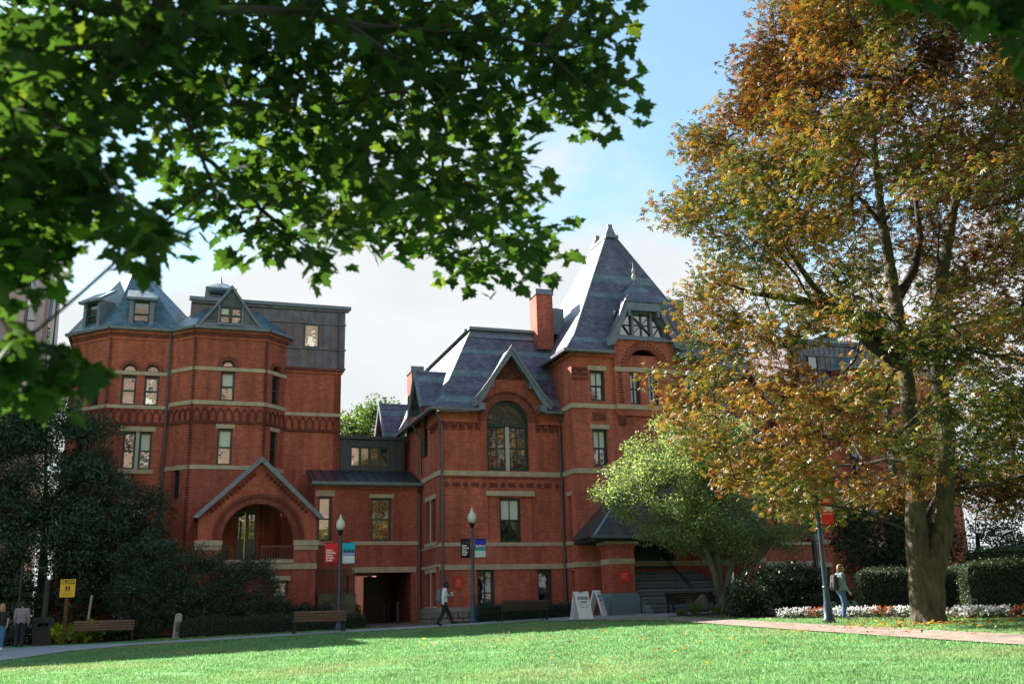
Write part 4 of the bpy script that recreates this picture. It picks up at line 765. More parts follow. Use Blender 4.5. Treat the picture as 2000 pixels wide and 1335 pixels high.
plain_block('court_building', 'pale rear building seen through the passage', 2, 26, 72, 80, 8, mat('court_stucco', (0.40, 0.38, 0.35), 0.9, noise=0.15, nscale=1), 2, 7, 'front', GREENPAINT)
plain_block('side_street_building', 'light grey building beyond the shrubs at the far right edge', 46, 74, 33, 40, 9, mat('grey_stucco', (0.45, 0.46, 0.48), 0.9, noise=0.12, nscale=1), 3, 8, 'front', BLACKIRON)
plain_block('neighbour_building', 'tall pale masonry building just outside the left edge, shading the lawn', -36, -9.4, 52.2, 61, 16.5, PALE, 4, 9, 'front', GREENPAINT)
# ---------------------------------------------------------------- ground
def grid_sheet(name, xs, ys, off, m):
    X, Y = np.meshgrid(xs, ys); Z = terrain(X, Y)+off; nx, ny = len(xs), len(ys)
    v = np.stack([X.ravel(), Y.ravel(), Z.ravel()], 1)
    f = [(j*nx+i, j*nx+i+1, (j+1)*nx+i+1, (j+1)*nx+i) for j in range(ny-1) for i in range(nx-1)]
    me = bpy.data.meshes.new(name); me.from_pydata(v.tolist(), [], f); return struct(link(name, me, m, None, True))
def lawn_mat():
    m = bpy.data.materials.new('lawn'); m.use_nodes = True; t = m.node_tree; l = t.links.new; b = t.nodes['Principled BSDF']; b.inputs['Roughness'].default_value = 0.9; b.inputs['Specular IOR Level'].default_value = 0.1
    g = t.nodes.new('ShaderNodeNewGeometry'); n = t.nodes.new('ShaderNodeTexNoise'); n.inputs['Scale'].default_value = 0.55; n.inputs['Detail'].default_value = 8; n.inputs['Roughness'].default_value = 0.7; l(g.outputs['Position'], n.inputs['Vector'])
    r = t.nodes.new('ShaderNodeValToRGB'); e = r.color_ramp.elements; e[0].position = 0.30; e[0].color = (0.13, 0.11, 0.05, 1); e[1].position = 0.36; e[1].color = (0.09, 0.22, 0.08, 1); k = e.new(0.7); k.color = (0.13, 0.28, 0.11, 1)
    l(n.outputs['Fac'], r.inputs[0]); l(r.outputs[0], b.inputs['Base Color']); return m
LAWN = lawn_mat()
fx = np.concatenate([np.array([-1500, -600, -250, -120, -80]), np.linspace(-60, 70, 131), np.array([90, 140, 260, 600, 1500])])
fy = np.concatenate([np.array([-900, -300, -140, -80]), np.linspace(-60, 75, 136), np.array([95, 150, 280, 600, 1800])])
grid_sheet('lawn', fx, fy, 0.0, LAWN)
def ribbon(name, left, right, off, m, sub=8, across=4):
    v = []; f = []; n = len(left)
    rows = []
    for i in range(n-1):
        for k in range(sub if i < n-2 else sub+1):
            t = k/sub; a = [left[i][j]*(1-t)+left[i+1][j]*t for j in (0, 1)]; c = [right[i][j]*(1-t)+right[i+1][j]*t for j in (0, 1)]; rows.append((a, c))
    for a, c in rows:
        for k in range(across+1):
            t = k/across; x = a[0]*(1-t)+c[0]*t; y = a[1]*(1-t)+c[1]*t; v.append((x, y, tz(x, y)+off))
    w_ = across+1
    f = [(j*w_+i, j*w_+i+1, (j+1)*w_+i+1, (j+1)*w_+i) for j in range(len(rows)-1) for i in range(across)]
    me = bpy.data.meshes.new(name); me.from_pydata(v, [], f); return struct(link(name, me, m, None, True))
ribbon('front_walk', [(-1.0, 42.6), (10, 42.55), (30, 42.7)], [(-1.0, 40.55), (10, 40.4), (30, 40.2)], 0.022, CONCRETE)
ribbon('side_walk', [(-9.5, 28), (-6.6, 34.5), (-5.0, 39.5), (-1.0, 42.6)], [(-6.5, 28), (-4.6, 34.6), (-3.1, 38.5), (-1.0, 40.55)], 0.026, CONCRETE)
ribbon('side_street', [(-30, 46), (-8, 45.5), (-4.0, 44.5), (-1.0, 42.6)], [(-30, 38), (-8, 39), (-5.0, 39.5), (-3.2, 40.6)], 0.018, CONCRETE)
ribbon('plaza', [(14.6, 42.6), (17.5, 42.9), (24.0, 43.0)], [(15.0, 39.0), (17.8, 36.8), (24.5, 39.6)], 0.026, CONCRETE)
ribbon('brick_path', [(15.2, 39.3), (17.0, 33.9), (16.4, 29.0), (16.0, 25.5), (15.5, 20.6), (15.0, 15.0), (14.0, 5)], [(18.4, 38.0), (18.6, 33.9), (18.0, 29.0), (17.6, 24.5), (17.25, 20.0), (16.95, 15.0), (16.0, 5)], 0.030, PAVER)
ribbon('planting_bed', [(18.9, 37.6), (19.2, 33.5), (19.5, 30.6), (20.9, 27.3), (21.9, 24.0), (22.6, 21.5)], [(24, 39.2), (25, 36), (27, 33), (29, 30), (30, 27), (31, 22)], 0.016, MULCH)
ribbon('planting_bed', [(11.9, 45.4), (17.8, 45.4)], [(11.9, 43.4), (17.8, 43.2)], 0.014, MULCH)
ribbon('planting_bed', [(-6, 51), (-2, 50.5), (3, 48), (8.3, 48)], [(-5, 46.2), (-1, 45.6), (3, 44.6), (8.3, 44.4)], 0.014, MULCH)
ribbon('passage_paving', [(8.3, 62), (8.3, 42.5)], [(11.3, 62), (11.3, 42.5)], 0.020, mat('passage_brick', (0.13, 0.075, 0.06), 0.9, noise=0.2, nscale=4))
ribbon('courtyard', [(-2, 72), (-2, 62)], [(28, 72), (28, 62)], 0.03, CONCRETE)

# ---------------------------------------------------------------- foliage helpers
def unit(a): return a/np.maximum(np.linalg.norm(a, axis=1, keepdims=True), 1e-9)
def rand_dirs(n, r=rng): return unit(r.normal(size=(n, 3)))
def raw_mesh(name, v, tri, col=None):
    me = bpy.data.meshes.new(name); n, m = len(v), len(tri)
    me.vertices.add(n); me.vertices.foreach_set('co', np.asarray(v, np.float32).ravel()); me.loops.add(3*m); me.loops.foreach_set('vertex_index', np.asarray(tri, np.int32).ravel())
    me.polygons.add(m); me.polygons.foreach_set('loop_start', np.arange(0, 3*m, 3, dtype=np.int32))
    try: me.polygons.foreach_set('loop_total', np.full(m, 3, np.int32))
    except Exception: pass
    if col is not None:
        at = me.color_attributes.new('Col', 'FLOAT_COLOR', 'POINT'); at.data.foreach_set('color', np.concatenate([col, np.ones((n, 1))], 1).astype(np.float32).ravel())
    me.update(calc_edges=True); me.validate(); return me
def diamonds(c, ax, nr, ln, wd, col, fold=0.18):
    """pointed leaf blades: two folded triangles each"""
    n = len(c); ax = unit(ax); sd_ = unit(np.cross(ax, nr)); nn = np.cross(sd_, ax); ln = np.broadcast_to(np.asarray(ln, float).reshape(-1, 1), (n, 1)); wd = np.broadcast_to(np.asarray(wd, float).reshape(-1, 1), (n, 1))
    base = c; tip = c+ax*ln; mid = c+ax*ln*0.52; a = mid+sd_*wd/2+nn*wd*fold; b = mid-sd_*wd/2+nn*wd*fold
    v = np.stack([base, a, tip, b], 1).reshape(-1, 3); k = np.arange(n)*4
    tri = np.stack([np.stack([k, k+1, k+2], 1), np.stack([k, k+2, k+3], 1)], 1).reshape(-1, 3)
    return v, tri, np.repeat(col, 4, axis=0)
def palette(n, cols, wts, jit=0.18, r=rng):
    i = r.choice(len(cols), size=n, p=np.array(wts)/sum(wts)); return np.clip(np.array(cols)[i]*(1+r.normal(size=(n, 1))*jit), 0.002, 1)
def stuff(o): o['kind'] = 'stuff'; return o
def grow(trunk_pts, clusters, tip_r, expo=2.3, bias=0.35, zdown=0.0):
    """connect clusters to the trunk by a growing tree; returns nodes, parents, radii"""
    P = [np.array(p, float) for p in trunk_pts]; par = list(range(-1, len(P)-1)); nt_ = len(P)
    path = [0.0]
    for i in range(1, nt_): path.append(path[-1]+np.linalg.norm(P[i]-P[i-1]))
    order = sorted(range(len(clusters)), key=lambda i: min(np.linalg.norm(np.array(clusters[i])-q) for q in P[:nt_]))
    for i in order:
        c = np.array(clusters[i], float); A = np.array(P); d = np.linalg.norm(A-c, axis=1)
        cost = d+bias*np.array(path)*0.6+zdown*np.maximum(0, A[:, 2]-c[2]+0.2)
        cost[0] += 100
        j = int(np.argmin(cost)); 
        k = j
        if d[j] > 1.1:      # a bent intermediate joint
            mid = (A[j]*0.5+c*0.5)+rng.normal(size=3)*d[j]*0.07+np.array([0, 0, d[j]*0.06]); P.append(mid); par.append(j); path.append(path[j]+d[j]*0.5); k = len(P)-1
        P.append(c); par.append(k); path.append(path[k]+np.linalg.norm(P[k]-c))
    w_ = np.zeros(len(P)); kids = [0]*len(P)
    for i in range(len(P)-1, 0, -1):
        if w_[i] == 0: w_[i] = 1
        w_[par[i]] += w_[i]
    return P, par, tip_r*np.maximum(w_, 1)**(1/expo), nt_
def branch_mesh(P, par, rad, nt_, maxr=9, seg=6):
    b = MB()
    for i in range(nt_, len(P)):
        j = par[i]; r1 = min(rad[i], maxr); r0_ = min(rad[j], maxr, r1*1.7+0.01); A = Vector(P[j]); C = Vector(P[i])
        if (A-C).length < 0.02: continue
        m_ = (A+C)/2+Vector(rng.normal(size=3)*0.03*(A-C).length); b.tube([A, m_, C], [r0_, (r0_+r1)/2, r1], seg, False)
    return b
def cluster_leaves(clusters, per, rad, up=0.5, r=rng, flat=0.8):
    C = np.repeat(np.array(clusters), per, axis=0); n = len(C); d = rand_dirs(n, r)*(r.random((n, 1))**0.45); R_ = np.repeat(np.broadcast_to(np.asarray(rad, float), (len(clusters),)), per)[:, None]
    off = d*R_; off[:, 2] *= flat; nr = unit(rand_dirs(n, r)*0.75+np.array([0, 0, up])); ax = unit(d*0.8+rand_dirs(n, r)*0.7); ax = unit(ax-nr*np.sum(ax*nr, 1, keepdims=True)); return C+off, ax, nr
# ---------------------------------------------------------------- foreground maple
MAPLE_CLUSTERS = [(-0.38,4.86,3.36),(-0.63,4.84,3.38),(1.70,5.75,3.98),(-0.22,4.23,2.87),(2.25,5.75,4.44),(1.10,4.94,2.80),(0.55,7.01,4.92),(0.27,5.71,2.84),(-0.68,5.75,3.39),(0.68,5.45,3.06),(0.24,6.24,4.07),(1.64,5.83,3.75),(0.98,5.37,3.60),(-0.42,4.07,2.28),(2.24,4.86,4.04),(2.04,6.75,4.03),(-0.79,6.06,3.37),(-1.00,5.40,3.44),(0.70,5.62,2.46),(0.47,5.65,3.67),(-0.32,4.50,2.95),(-0.74,4.78,2.43),(1.55,4.97,3.30),(-0.87,5.30,3.52),(2.01,6.59,4.99),(-0.58,5.05,3.35),(-0.02,5.99,3.06),(0.56,5.83,2.65),(-0.99,5.78,3.50),(1.20,5.28,2.74),(2.62,6.34,4.21),(1.70,5.49,2.88),(0.09,4.77,2.46),(1.03,5.55,4.07),(-0.16,4.04,3.03),(2.16,6.34,2.78),(-0.56,5.06,2.50),(-0.72,5.44,2.50),(1.81,6.51,3.30),(1.25,5.05,3.30),(-0.05,6.19,2.94),(1.26,6.96,4.17),(-0.14,4.57,3.24),(-0.59,4.62,2.92),(1.50,5.71,3.09),(2.01,5.24,3.65),(-0.06,4.93,2.88),(1.95,5.71,3.97),(-0.80,4.49,2.15),(0.62,6.12,3.18),(1.68,6.94,4.99),(0.86,4.57,2.38),(2.54,6.06,4.55),(-0.66,4.25,2.77),(2.23,5.03,3.73),(0.13,5.58,3.81),(0.43,5.74,3.44),(0.72,6.16,4.16),(0.35,6.24,3.79),(0.89,6.78,4.02),(-0.68,4.12,2.31),(0.28,6.26,4.38),(0.65,4.72,2.29),(1.66,5.76,3.20),(0.80,6.03,3.08),(1.60,6.90,3.13),(-0.11,4.69,2.92),(1.45,6.69,4.20),(0.37,6.04,2.66),(1.81,6.66,2.97),(1.08,6.92,3.38),(2.32,6.44,4.78),(0.03,5.58,3.50),(2.03,6.83,2.96),(-0.40,4.37,2.12),(-0.47,5.06,3.17),(0.13,6.81,4.77),(2.09,6.28,4.54),(1.40,5.85,3.55),(1.08,6.88,4.38),(1.74,5.17,3.11),(1.51,6.75,5.03),(1.44,5.38,3.25),(-1.03,4.99,2.74),(1.02,6.76,4.81),(0.60,5.48,3.49),(0.39,6.28,3.29),(0.41,5.90,2.81),(2.41,5.41,4.28),(0.42,5.49,3.76),(0.05,5.23,3.11),(0.86,4.85,2.77),(1.41,6.67,3.91),(2.14,6.07,3.84),(-0.32,5.71,3.45),(1.53,5.67,3.98),(-0.96,5.74,3.25),(-0.66,4.41,1.97),(-1.03,5.47,3.71),(0.58,4.90,3.57),(1.33,5.47,3.76),(0.66,7.02,3.91),(-0.15,5.85,3.84),(0.84,5.53,3.13),(-0.74,4.75,1.98),(-0.00,4.34,3.03),(0.98,4.67,3.23),(-0.73,4.73,2.85),(-0.60,5.56,3.86),(2.19,6.25,4.85),(0.22,7.06,4.19),(-0.74,3.99,2.45),(-0.08,5.45,2.98),(1.92,4.97,3.64),(-0.95,5.48,2.36),(0.53,5.32,3.21),(-0.80,4.46,2.38),(1.46,5.36,3.95),(1.63,4.83,2.61),(2.31,4.87,3.46),(0.33,5.78,3.22),(-0.93,5.92,2.65),(-0.74,4.02,2.08),(-1.05,5.58,3.12),(0.37,5.81,4.33),(1.08,6.46,2.98),(1.45,5.85,2.88),(-0.81,5.60,3.00),(0.73,6.41,3.02),(-0.43,4.42,2.69),(-0.19,4.89,2.22),(-0.41,4.35,2.29),(1.41,4.98,2.46),(1.20,6.83,4.68),(2.02,5.54,2.61),(2.21,4.82,3.25),(-0.26,5.92,3.70),(0.69,6.11,4.54),(-0.62,4.68,2.39),(1.11,5.30,3.82),(1.54,5.10,3.74),(-1.15,5.46,3.49),(1.09,6.80,3.54),(-1.19,5.65,3.44),(0.58,6.89,3.39),(2.20,6.79,3.67),(1.68,6.47,4.86),(0.78,5.03,3.05),(1.17,5.68,2.68),(-0.04,5.38,3.81),(2.79,5.98,3.91),(2.60,5.85,3.99),(2.72,5.79,4.43),(2.41,6.36,2.97),(2.20,6.22,2.79),(2.00,6.29,2.72),(2.54,6.09,3.89),(2.02,5.86,3.22),(-0.53,3.86,1.28),(-0.42,3.98,1.27),(-0.59,3.75,1.28),(-0.49,4.07,1.31),(-0.71,4.55,1.86),(-0.74,4.34,1.95),(-0.15,3.80,1.81),(2.36,2.44,2.56),(2.54,2.41,2.56),(2.77,2.46,2.54),(2.89,2.47,2.43)]
def maple_template():
    h = [(0.0, 0.03), (-0.12, 0.16), (-0.10, 0.42), (0.10, 0.34), (0.16, 0.42), (0.34, 0.60), (0.38, 0.40), (0.50, 0.38), (0.52, 0.20), (0.70, 0.22), (0.78, 0.10)]
    pts = h + [(1.0, 0.0)] + [(x, -y) for x, y in reversed(h)]
    v = [(0.25, 0, 0.03)] + [(x, y, -0.10*abs(y)**1.3-0.10*x*x) for x, y in pts]; n = len(pts)
    return np.array(v), np.array([(0, i+1, (i+1) % n+1) for i in range(n)])
def frames(ax, nr):
    sd_ = unit(np.cross(nr, ax)); nn = np.cross(ax, sd_); return np.stack([ax, sd_, nn], 2)      # columns
def stamp(tv, tt, c, Rm, sc, col):
    n, k = len(c), len(tv); v = np.einsum('nij,kj->nki', Rm, tv)*sc.reshape(-1, 1, 1)+c[:, None, :]
    t = (tt[None]+(np.arange(n)*k)[:, None, None]).reshape(-1, 3); return v.reshape(-1, 3), t, np.repeat(col, k, axis=0)
def in_front(c):
    """share of the view a point takes: size of a leaf there, zero outside the picture"""
    q = c-np.array([0, 0, CAMZ]); w_ = q@np.array(fw); x = q@np.array(rt)/np.maximum(w_, .01); y = q@np.array(up)/np.maximum(w_, .01)
    return np.where((w_ > 0.5) & (abs(x) < 0.52) & (abs(y) < 0.35), 1/np.maximum(w_, .01), 0)
def leaf_parts(T, tv, tt, c, Rm, sc, col, mtl, keep, nvar=6):
    """the largest leaves singly, as parts that share a few meshes"""
    idx = np.argsort(-in_front(c)*sc)[:keep]; var = []
    for k in range(nvar):
        me = raw_mesh('leaf', tv, tt, np.repeat(col[idx[k*7 % len(idx)]][None], len(tv), 0)); me.materials.append(mtl); var.append(me)
    for k, i in enumerate(idx):
        o = bpy.data.objects.new('leaf', var[k % nvar]); COL.objects.link(o); o.parent = T; M = Matrix([[*(Rm[i][r]*sc[i]), c[i][r]-T.location[r]] for r in range(3)]+[[0, 0, 0, 1]]); o.matrix_local = M
    m_ = np.ones(len(c), bool); m_[idx] = False; return m_
def maple():
    T = thing('maple_tree', 'leafy green maple whose boughs hang over the top left foreground, out of focus', 'tree', (-3.4, -2.2, tz(-3.4, -2.2)))
    base = np.array(T.location); r = np.random.default_rng(11)
    tp = [(-3.4, -2.2, -1.3), (-3.35, -2.1, 0.6), (-3.2, -1.8, 2.2), (-2.7, -0.9, 3.6), (-1.6, 0.6, 4.5), (-0.4, 2.0, 4.9)]
    extra = []
    while len(extra) < 120:
        p = (r.uniform(-7.5, 5), r.uniform(-6, 5.5), r.uniform(2.4, 8.0)); el = math.atan2(p[2]-CAMZ, math.hypot(p[0], p[1]))
        az = math.atan2(p[0], p[1])-YAW
        if abs(az) < R(36) and el < R(44): continue
        if p[1] < -1 and r.random() < 0.5: continue
        extra.append(p)
    while len(extra) < 122: extra.append((r.uniform(-6.5, -2.6), r.uniform(2.0, 7.0), r.uniform(1.6, 5.0))) if True else None
    while len(extra) < 330:  # more leaf clusters out of view, placed to shade the hanging boughs
        D = r.uniform(5.5, 13); az = r.uniform(-42, 12); el = r.uniform(36.5, 62) if az > -33 else r.uniform(33, 62); a_ = YAW+R(az); extra.append((D*math.sin(a_), D*math.cos(a_), CAMZ+D*math.tan(R(el))))
    k_ = 0
    while k_ < 75:        # unseen sunward leaf clusters, added to keep sun off the boughs in view
        t = r.uniform(2.5, 8); s_ = r.normal()*2.2; p = (0.5-0.577*t+0.82*s_, 4.5+0.82*t+0.577*s_, r.uniform(3.0, 5.6)+0.67*t); az = math.atan2(p[0], p[1])-YAW; el = math.atan2(p[2]-CAMZ, math.hypot(p[0], p[1]))
        if abs(az) < R(31) and el < R(34.5): continue
        extra.append(p); k_ += 1
    cl = MAPLE_CLUSTERS+extra; crad = [min(0.34, max(0.11, 0.044*math.dist(p, (0, 0, CAMZ)))) if k < len(MAPLE_CLUSTERS) else 0.55 for k, p in enumerate(cl)]
    P, par, rad, nt_ = grow(tp, cl, 0.006, 2.2, 0.25)
    b = MB(); b.tube([Vector(p)-Vector(base) for p in tp], [0.34, 0.27, 0.23, 0.17, 0.12, 0.08], 12); b.build('trunk', BARK, T, True)
    bm = branch_mesh([np.array(p)-base for p in P], par, rad, nt_, 0.07, 5); stuff_ = bm.build('branches', DARKBARK, T, True); stuff_['kind'] = 'stuff'
    tv, tt = maple_template()
    c, ax, nr = cluster_leaves(cl, 32, crad, 0.9, r, 0.75); n = len(c); ax = unit(ax+np.array([0, 0, -0.35])); nr = unit(nr-ax*np.sum(ax*nr, 1, keepdims=True))
    Rm = frames(ax, nr); sc = r.uniform(0.075, 0.135, n); sc[len(MAPLE_CLUSTERS)*32:] *= 1.7; col = palette(n, [(0.006, 0.0145, 0.0036), (0.0085, 0.020, 0.0042), (0.0045, 0.011, 0.003), (0.017, 0.027, 0.005)], [4, 3, 2, 1], 0.15, r)
    far = np.linalg.norm(c-np.array([0, 0, CAMZ]), axis=1) > 1.9; c, Rm, sc, col = c[far], Rm[far], sc[far], col[far]
    keep = leaf_parts(T, tv, tt, c, Rm, sc, col, MAPLELEAF, 300)
    v, t, k = stamp(tv, tt, c[keep]-base, Rm[keep], sc[keep], col[keep]); stuff(link('crown', raw_mesh('crown', v, t, k), MAPLELEAF, T))
maple()

# ---------------------------------------------------------------- horse chestnut
def palmate_template():
    V = []; Tt = []
    for k, a in enumerate((-78, -38, 0, 38, 78)):
        a = R(a); ln = 1.0-0.10*abs(k-2); wd = 0.30; d = (math.cos(a), math.sin(a)); s = (-d[1], d[0]); o = len(V); dr = -0.35
        V += [(0.05*d[0], 0.05*d[1], 0), (0.62*ln*d[0]+s[0]*wd/2, 0.62*ln*d[1]+s[1]*wd/2, dr*0.35+0.05), (ln*d[0], ln*d[1], dr), (0.62*ln*d[0]-s[0]*wd/2, 0.62*ln*d[1]-s[1]*wd/2, dr*0.35+0.05)]; Tt += [(o, o+1, o+2), (o, o+2, o+3)]
    return np.array(V), np.array(Tt)
def chestnut():
    base = np.array([19.58, 23.34, tz(19.58, 23.34)-0.05]); r = np.random.default_rng(5)
    T = thing('chestnut_tree', 'big twin-stemmed horse chestnut turning orange and brown beside the brick path', 'tree', tuple(base))
    prof = [(2.9, 4.5), (4.0, 6.4), (5, 7.0), (6.5, 7.3), (9, 7.7), (11, 7.4), (13, 6.6), (14.7, 6.2), (16.9, 5.0), (19.2, 2.9), (21, 1.0)]; zz = [p[0] for p in prof]; rr = [p[1] for p in prof]
    L = [(19.58, 23.33, 2.3), (19.81, 23.26, 4.27), (19.84, 23.25, 6.04), (19.89, 23.24, 7.56), (19.83, 23.26, 9.44), (19.76, 23.28, 11.4), (19.9, 23.4, 13.7), (20.1, 23.4, 16.5)]
    Rr = [(20.30, 23.10, 2.3), (20.72, 22.95, 4.98), (20.73, 22.95, 6.32), (20.77, 22.94, 7.84), (21.22, 22.78, 9.72), (21.9, 22.6, 12.0), (22.4, 22.4, 14.5)]
    b0 = Vector(base)
    def loc(ps): return [Vector(p)-b0 for p in ps]
    # trunk: joined flutes, forking low
    b = MB()
    for path, ra in ((L, [0.30, 0.25, 0.22, 0.20, 0.18, 0.14, 0.10, 0.06]), (Rr, [0.27, 0.25, 0.23, 0.20, 0.18, 0.13, 0.08])):
        q0 = path[0]; foot = (19.58+(q0[0]-19.9)*0.36, 23.34+(q0[1]-23.2)*0.5, base[2]-0.2)
        b.tube(loc([foot, (foot[0]*0.9+q0[0]*0.1, foot[1]*0.9+q0[1]*0.1, 0.15), (foot[0]*0.72+q0[0]*0.28, foot[1]*0.72+q0[1]*0.28, 1.0)]+path), [0.36, 0.31, 0.27]+ra, 16)
    for a in range(0, 360, 45):
        ca, sa = math.cos(R(a)), math.sin(R(a)); b.tube(loc([(19.6+ca*0.45, 23.3+sa*0.40, base[2]-0.12), (19.6+ca*0.25, 23.3+sa*0.22, base[2]+0.25), (19.62+ca*0.17, 23.3+sa*0.15, 0.9), (19.72+ca*0.15, 23.25+sa*0.13, 1.6)]), [0.13, 0.12, 0.10, 0.08], 7)
    tr = b.build('trunk', BARK, T, True)
    md = tr.modifiers.new('rm', 'REMESH'); md.mode = 'VOXEL'; md.voxel_size = 0.05
    tx = bpy.data.textures.new('bark_relief', 'CLOUDS'); tx.noise_scale = 0.22; ds = tr.modifiers.new('ds', 'DISPLACE'); ds.texture = tx; ds.strength = 0.09; ds.mid_level = 0.5
    cl = []
    while len(cl) < 720:
        z = r.uniform(3.2, 20.8); Rz = np.interp(z, zz, rr); th = r.uniform(0, 2*math.pi); q = 0.30+0.70*r.random()**0.42
        lump = 1+0.10*math.sin(3*th+z*0.9)+0.07*math.sin(7*th-z*1.7)
        x = 20.45+Rz*q*lump*math.cos(th)*0.98; y = 23.1+Rz*q*lump*math.sin(th)*0.95
        if z < 4.6 and q < 0.55: continue
        s_ = math.sin(x*1.3+2)*math.sin(y*1.1+1)*math.sin(z*1.2)
        if s_ > 0.55: continue
        cl.append((x, y, z))
    while len(cl) < 980:      # nearer side and the broad right-hand side of the crown
        z = r.uniform(3.4, 19); Rz = np.interp(z, zz, rr); th = r.uniform(0, 2*math.pi); q = 0.35+0.65*r.random()**0.5; dx_, dy_ = math.cos(th), math.sin(th)
        if dx_*CYw-dy_*SYw < -0.1 and dx_*SYw+dy_*CYw > -0.1: continue
        if len(cl) % 2 and dx_*CYw-dy_*SYw < 0.2: continue
        k_ = 1.22 if dx_*CYw-dy_*SYw > 0.2 else 0.92
        cl.append((20.6+Rz*q*dx_*k_, 23.0+Rz*q*dy_*k_, z))
    tpts = [(19.58, 23.34, 0.3)]+L
    P, par, rad, nt_ = grow(tpts, [Rr[k] for k in ()]+cl, 0.011, 2.35, 0.3, 0.25)
    branch_mesh([np.array(p)-base for p in P], par, rad, nt_, 0.16, 6).build('branches', DARKBARK, T, True)['kind'] = 'stuff'
    for pth, ra in (([(19.9, 23.24, 7.4), (19.07, 23.51, 8.2), (18.26, 23.79, 8.75), (17.15, 24.17, 9.12), (15.9, 24.6, 9.35), (14.7, 25.0, 9.9)], [0.24, 0.20, 0.17, 0.12, 0.06, 0.015]), ([(19.85, 23.3, 7.0), (19.0, 23.53, 7.7), (18.38, 23.75, 8.5), (17.6, 24.01, 9.5), (17.0, 24.3, 10.8), (16.6, 24.5, 12.2)], [0.20, 0.17, 0.14, 0.10, 0.06, 0.015]), ([(19.85, 23.26, 9.0), (20.6, 23.2, 10.0), (21.2, 23.4, 11.2), (21.4, 23.6, 13), (21.5, 23.7, 14.8)], [0.16, 0.13, 0.10, 0.06, 0.015])): MB().tube(loc(pth), ra, 9).build('limb', DARKBARK, T, True)
    tv, tt = palmate_template(); c, ax, nr = cluster_leaves(cl, 104, 0.82, 0.9, r, 0.7); n = len(c)
    Rm = frames(ax, nr); sc = r.uniform(0.10, 0.185, n)
    cols = [(0.045, 0.072, 0.016), (0.105, 0.118, 0.027), (0.235, 0.175, 0.045), (0.25, 0.128, 0.034), (0.19, 0.070, 0.020), (0.072, 0.038, 0.016)]
    # autumn colour differs from bough to bough: greener low on the left, browner towards the crown top
    ca = np.array(cl); aut = 0.46+0.28*np.sin(ca[:, 0]*0.8+ca[:, 2]*0.5)+0.22*np.sin(ca[:, 1]*1.1-ca[:, 2]*0.7)+0.025*(ca[:, 2]-9)+0.02*(ca[:, 0]-17)+r.normal(size=len(ca))*0.13
    aut = np.repeat(np.clip(aut, 0, 1), 104); pick = np.clip(aut*5+r.normal(size=n)*1.15, 0, 5).round().astype(int); col = np.clip(np.array(cols)[pick]*(1+r.normal(size=(n, 1))*0.16), 0.005, 1)
    keep = leaf_parts(T, tv, tt, c, Rm, sc, col, CHESTLEAF, 300)
    v, t, k = stamp(tv, tt, c[keep]-base, Rm[keep], sc[keep], col[keep]); stuff(link('crown', raw_mesh('crown', v, t, k), CHESTLEAF, T))
chestnut()

# ---------------------------------------------------------------- other trees and shrubs
def leafy(name, label, cat, base, trunk, clusters, per, rad, ln, wd, cols, wts, mtl, seed, tip=0.008, up=0.6, trunk_r=(0.12, 0.06), bark=None, group=None, branches=True, flat=0.8, stems=None, crown='crown'):
    base = np.array([base[0], base[1], tz(base[0], base[1])-0.03]); r = np.random.default_rng(seed)
    T = thing(name, label, cat, tuple(base), group=group)
    if branches:
        tp = [(base[0], base[1], base[2])]+list(trunk); b = MB(); n = len(tp); b.tube([Vector(p)-Vector(base) for p in tp], list(np.linspace(trunk_r[0], trunk_r[1], n)), 9)
        for st in (stems or []): b.tube([Vector(p)-Vector(base) for p in st], list(np.linspace(trunk_r[0]*0.75, trunk_r[1]*0.6, len(st))), 7)
        b.build('trunk', bark or DARKBARK, T, True); P, par, rd, nt_ = grow(tp, clusters, tip, 2.3, 0.25, 0.2); branch_mesh([np.array(p)-base for p in P], par, rd, nt_, trunk_r[0]*0.6, 5).build('branches', bark or DARKBARK, T, True)['kind'] = 'stuff'
    c, ax, nr = cluster_leaves(clusters, per, rad, up, r, flat); n = len(c); c[:, 2] = np.maximum(c[:, 2], terrain(c[:, 0], c[:, 1])+0.02)
    v, t, k = diamonds(c-base, ax, nr, r.uniform(ln*0.7, ln*1.25, n), r.uniform(wd*0.8, wd*1.2, n), palette(n, cols, wts, 0.2, r)); stuff(link(crown, raw_mesh(crown, v, t, k), mtl, T)); return T
def blob(r, n, parts, skin=0.45):
    """cluster centres through the volume of a few ellipsoids, denser to the outside"""
    out = []; w_ = np.array([a*b*c for (_, _, _, a, b, c) in parts]); w_ = w_/w_.sum()
    while len(out) < n:
        x, y, z, a, b, c = parts[r.choice(len(parts), p=w_)]; d = r.normal(size=3); d /= np.linalg.norm(d); q = skin+(1-skin)*r.random()**0.5; p = (x+d[0]*a*q, y+d[1]*b*q, z+d[2]*c*q)
        if p[2] > tz(p[0], p[1])+0.1: out.append(p)
    return out
r_ = np.random.default_rng(21)
bx, by = 21.2, 37.1
dog = blob(r_, 400, [(19.7, 37.3, 5.1, 3.1, 2.4, 2.5), (21.4, 37.4, 6.6, 2.6, 2.3, 2.1), (17.8, 37.0, 5.2, 1.7, 1.3, 1.1), (22.8, 37.2, 4.1, 3.0, 2.4, 1.8), (16.7, 36.9, 4.5, 1.3, 0.9, 0.5), (18.9, 37.3, 6.3, 1.9, 1.5, 1.5), (20.6, 37.4, 7.6, 1.6, 1.5, 1.2), (20.6, 36.9, 3.2, 2.6, 1.8, 1.1)], 0.3)
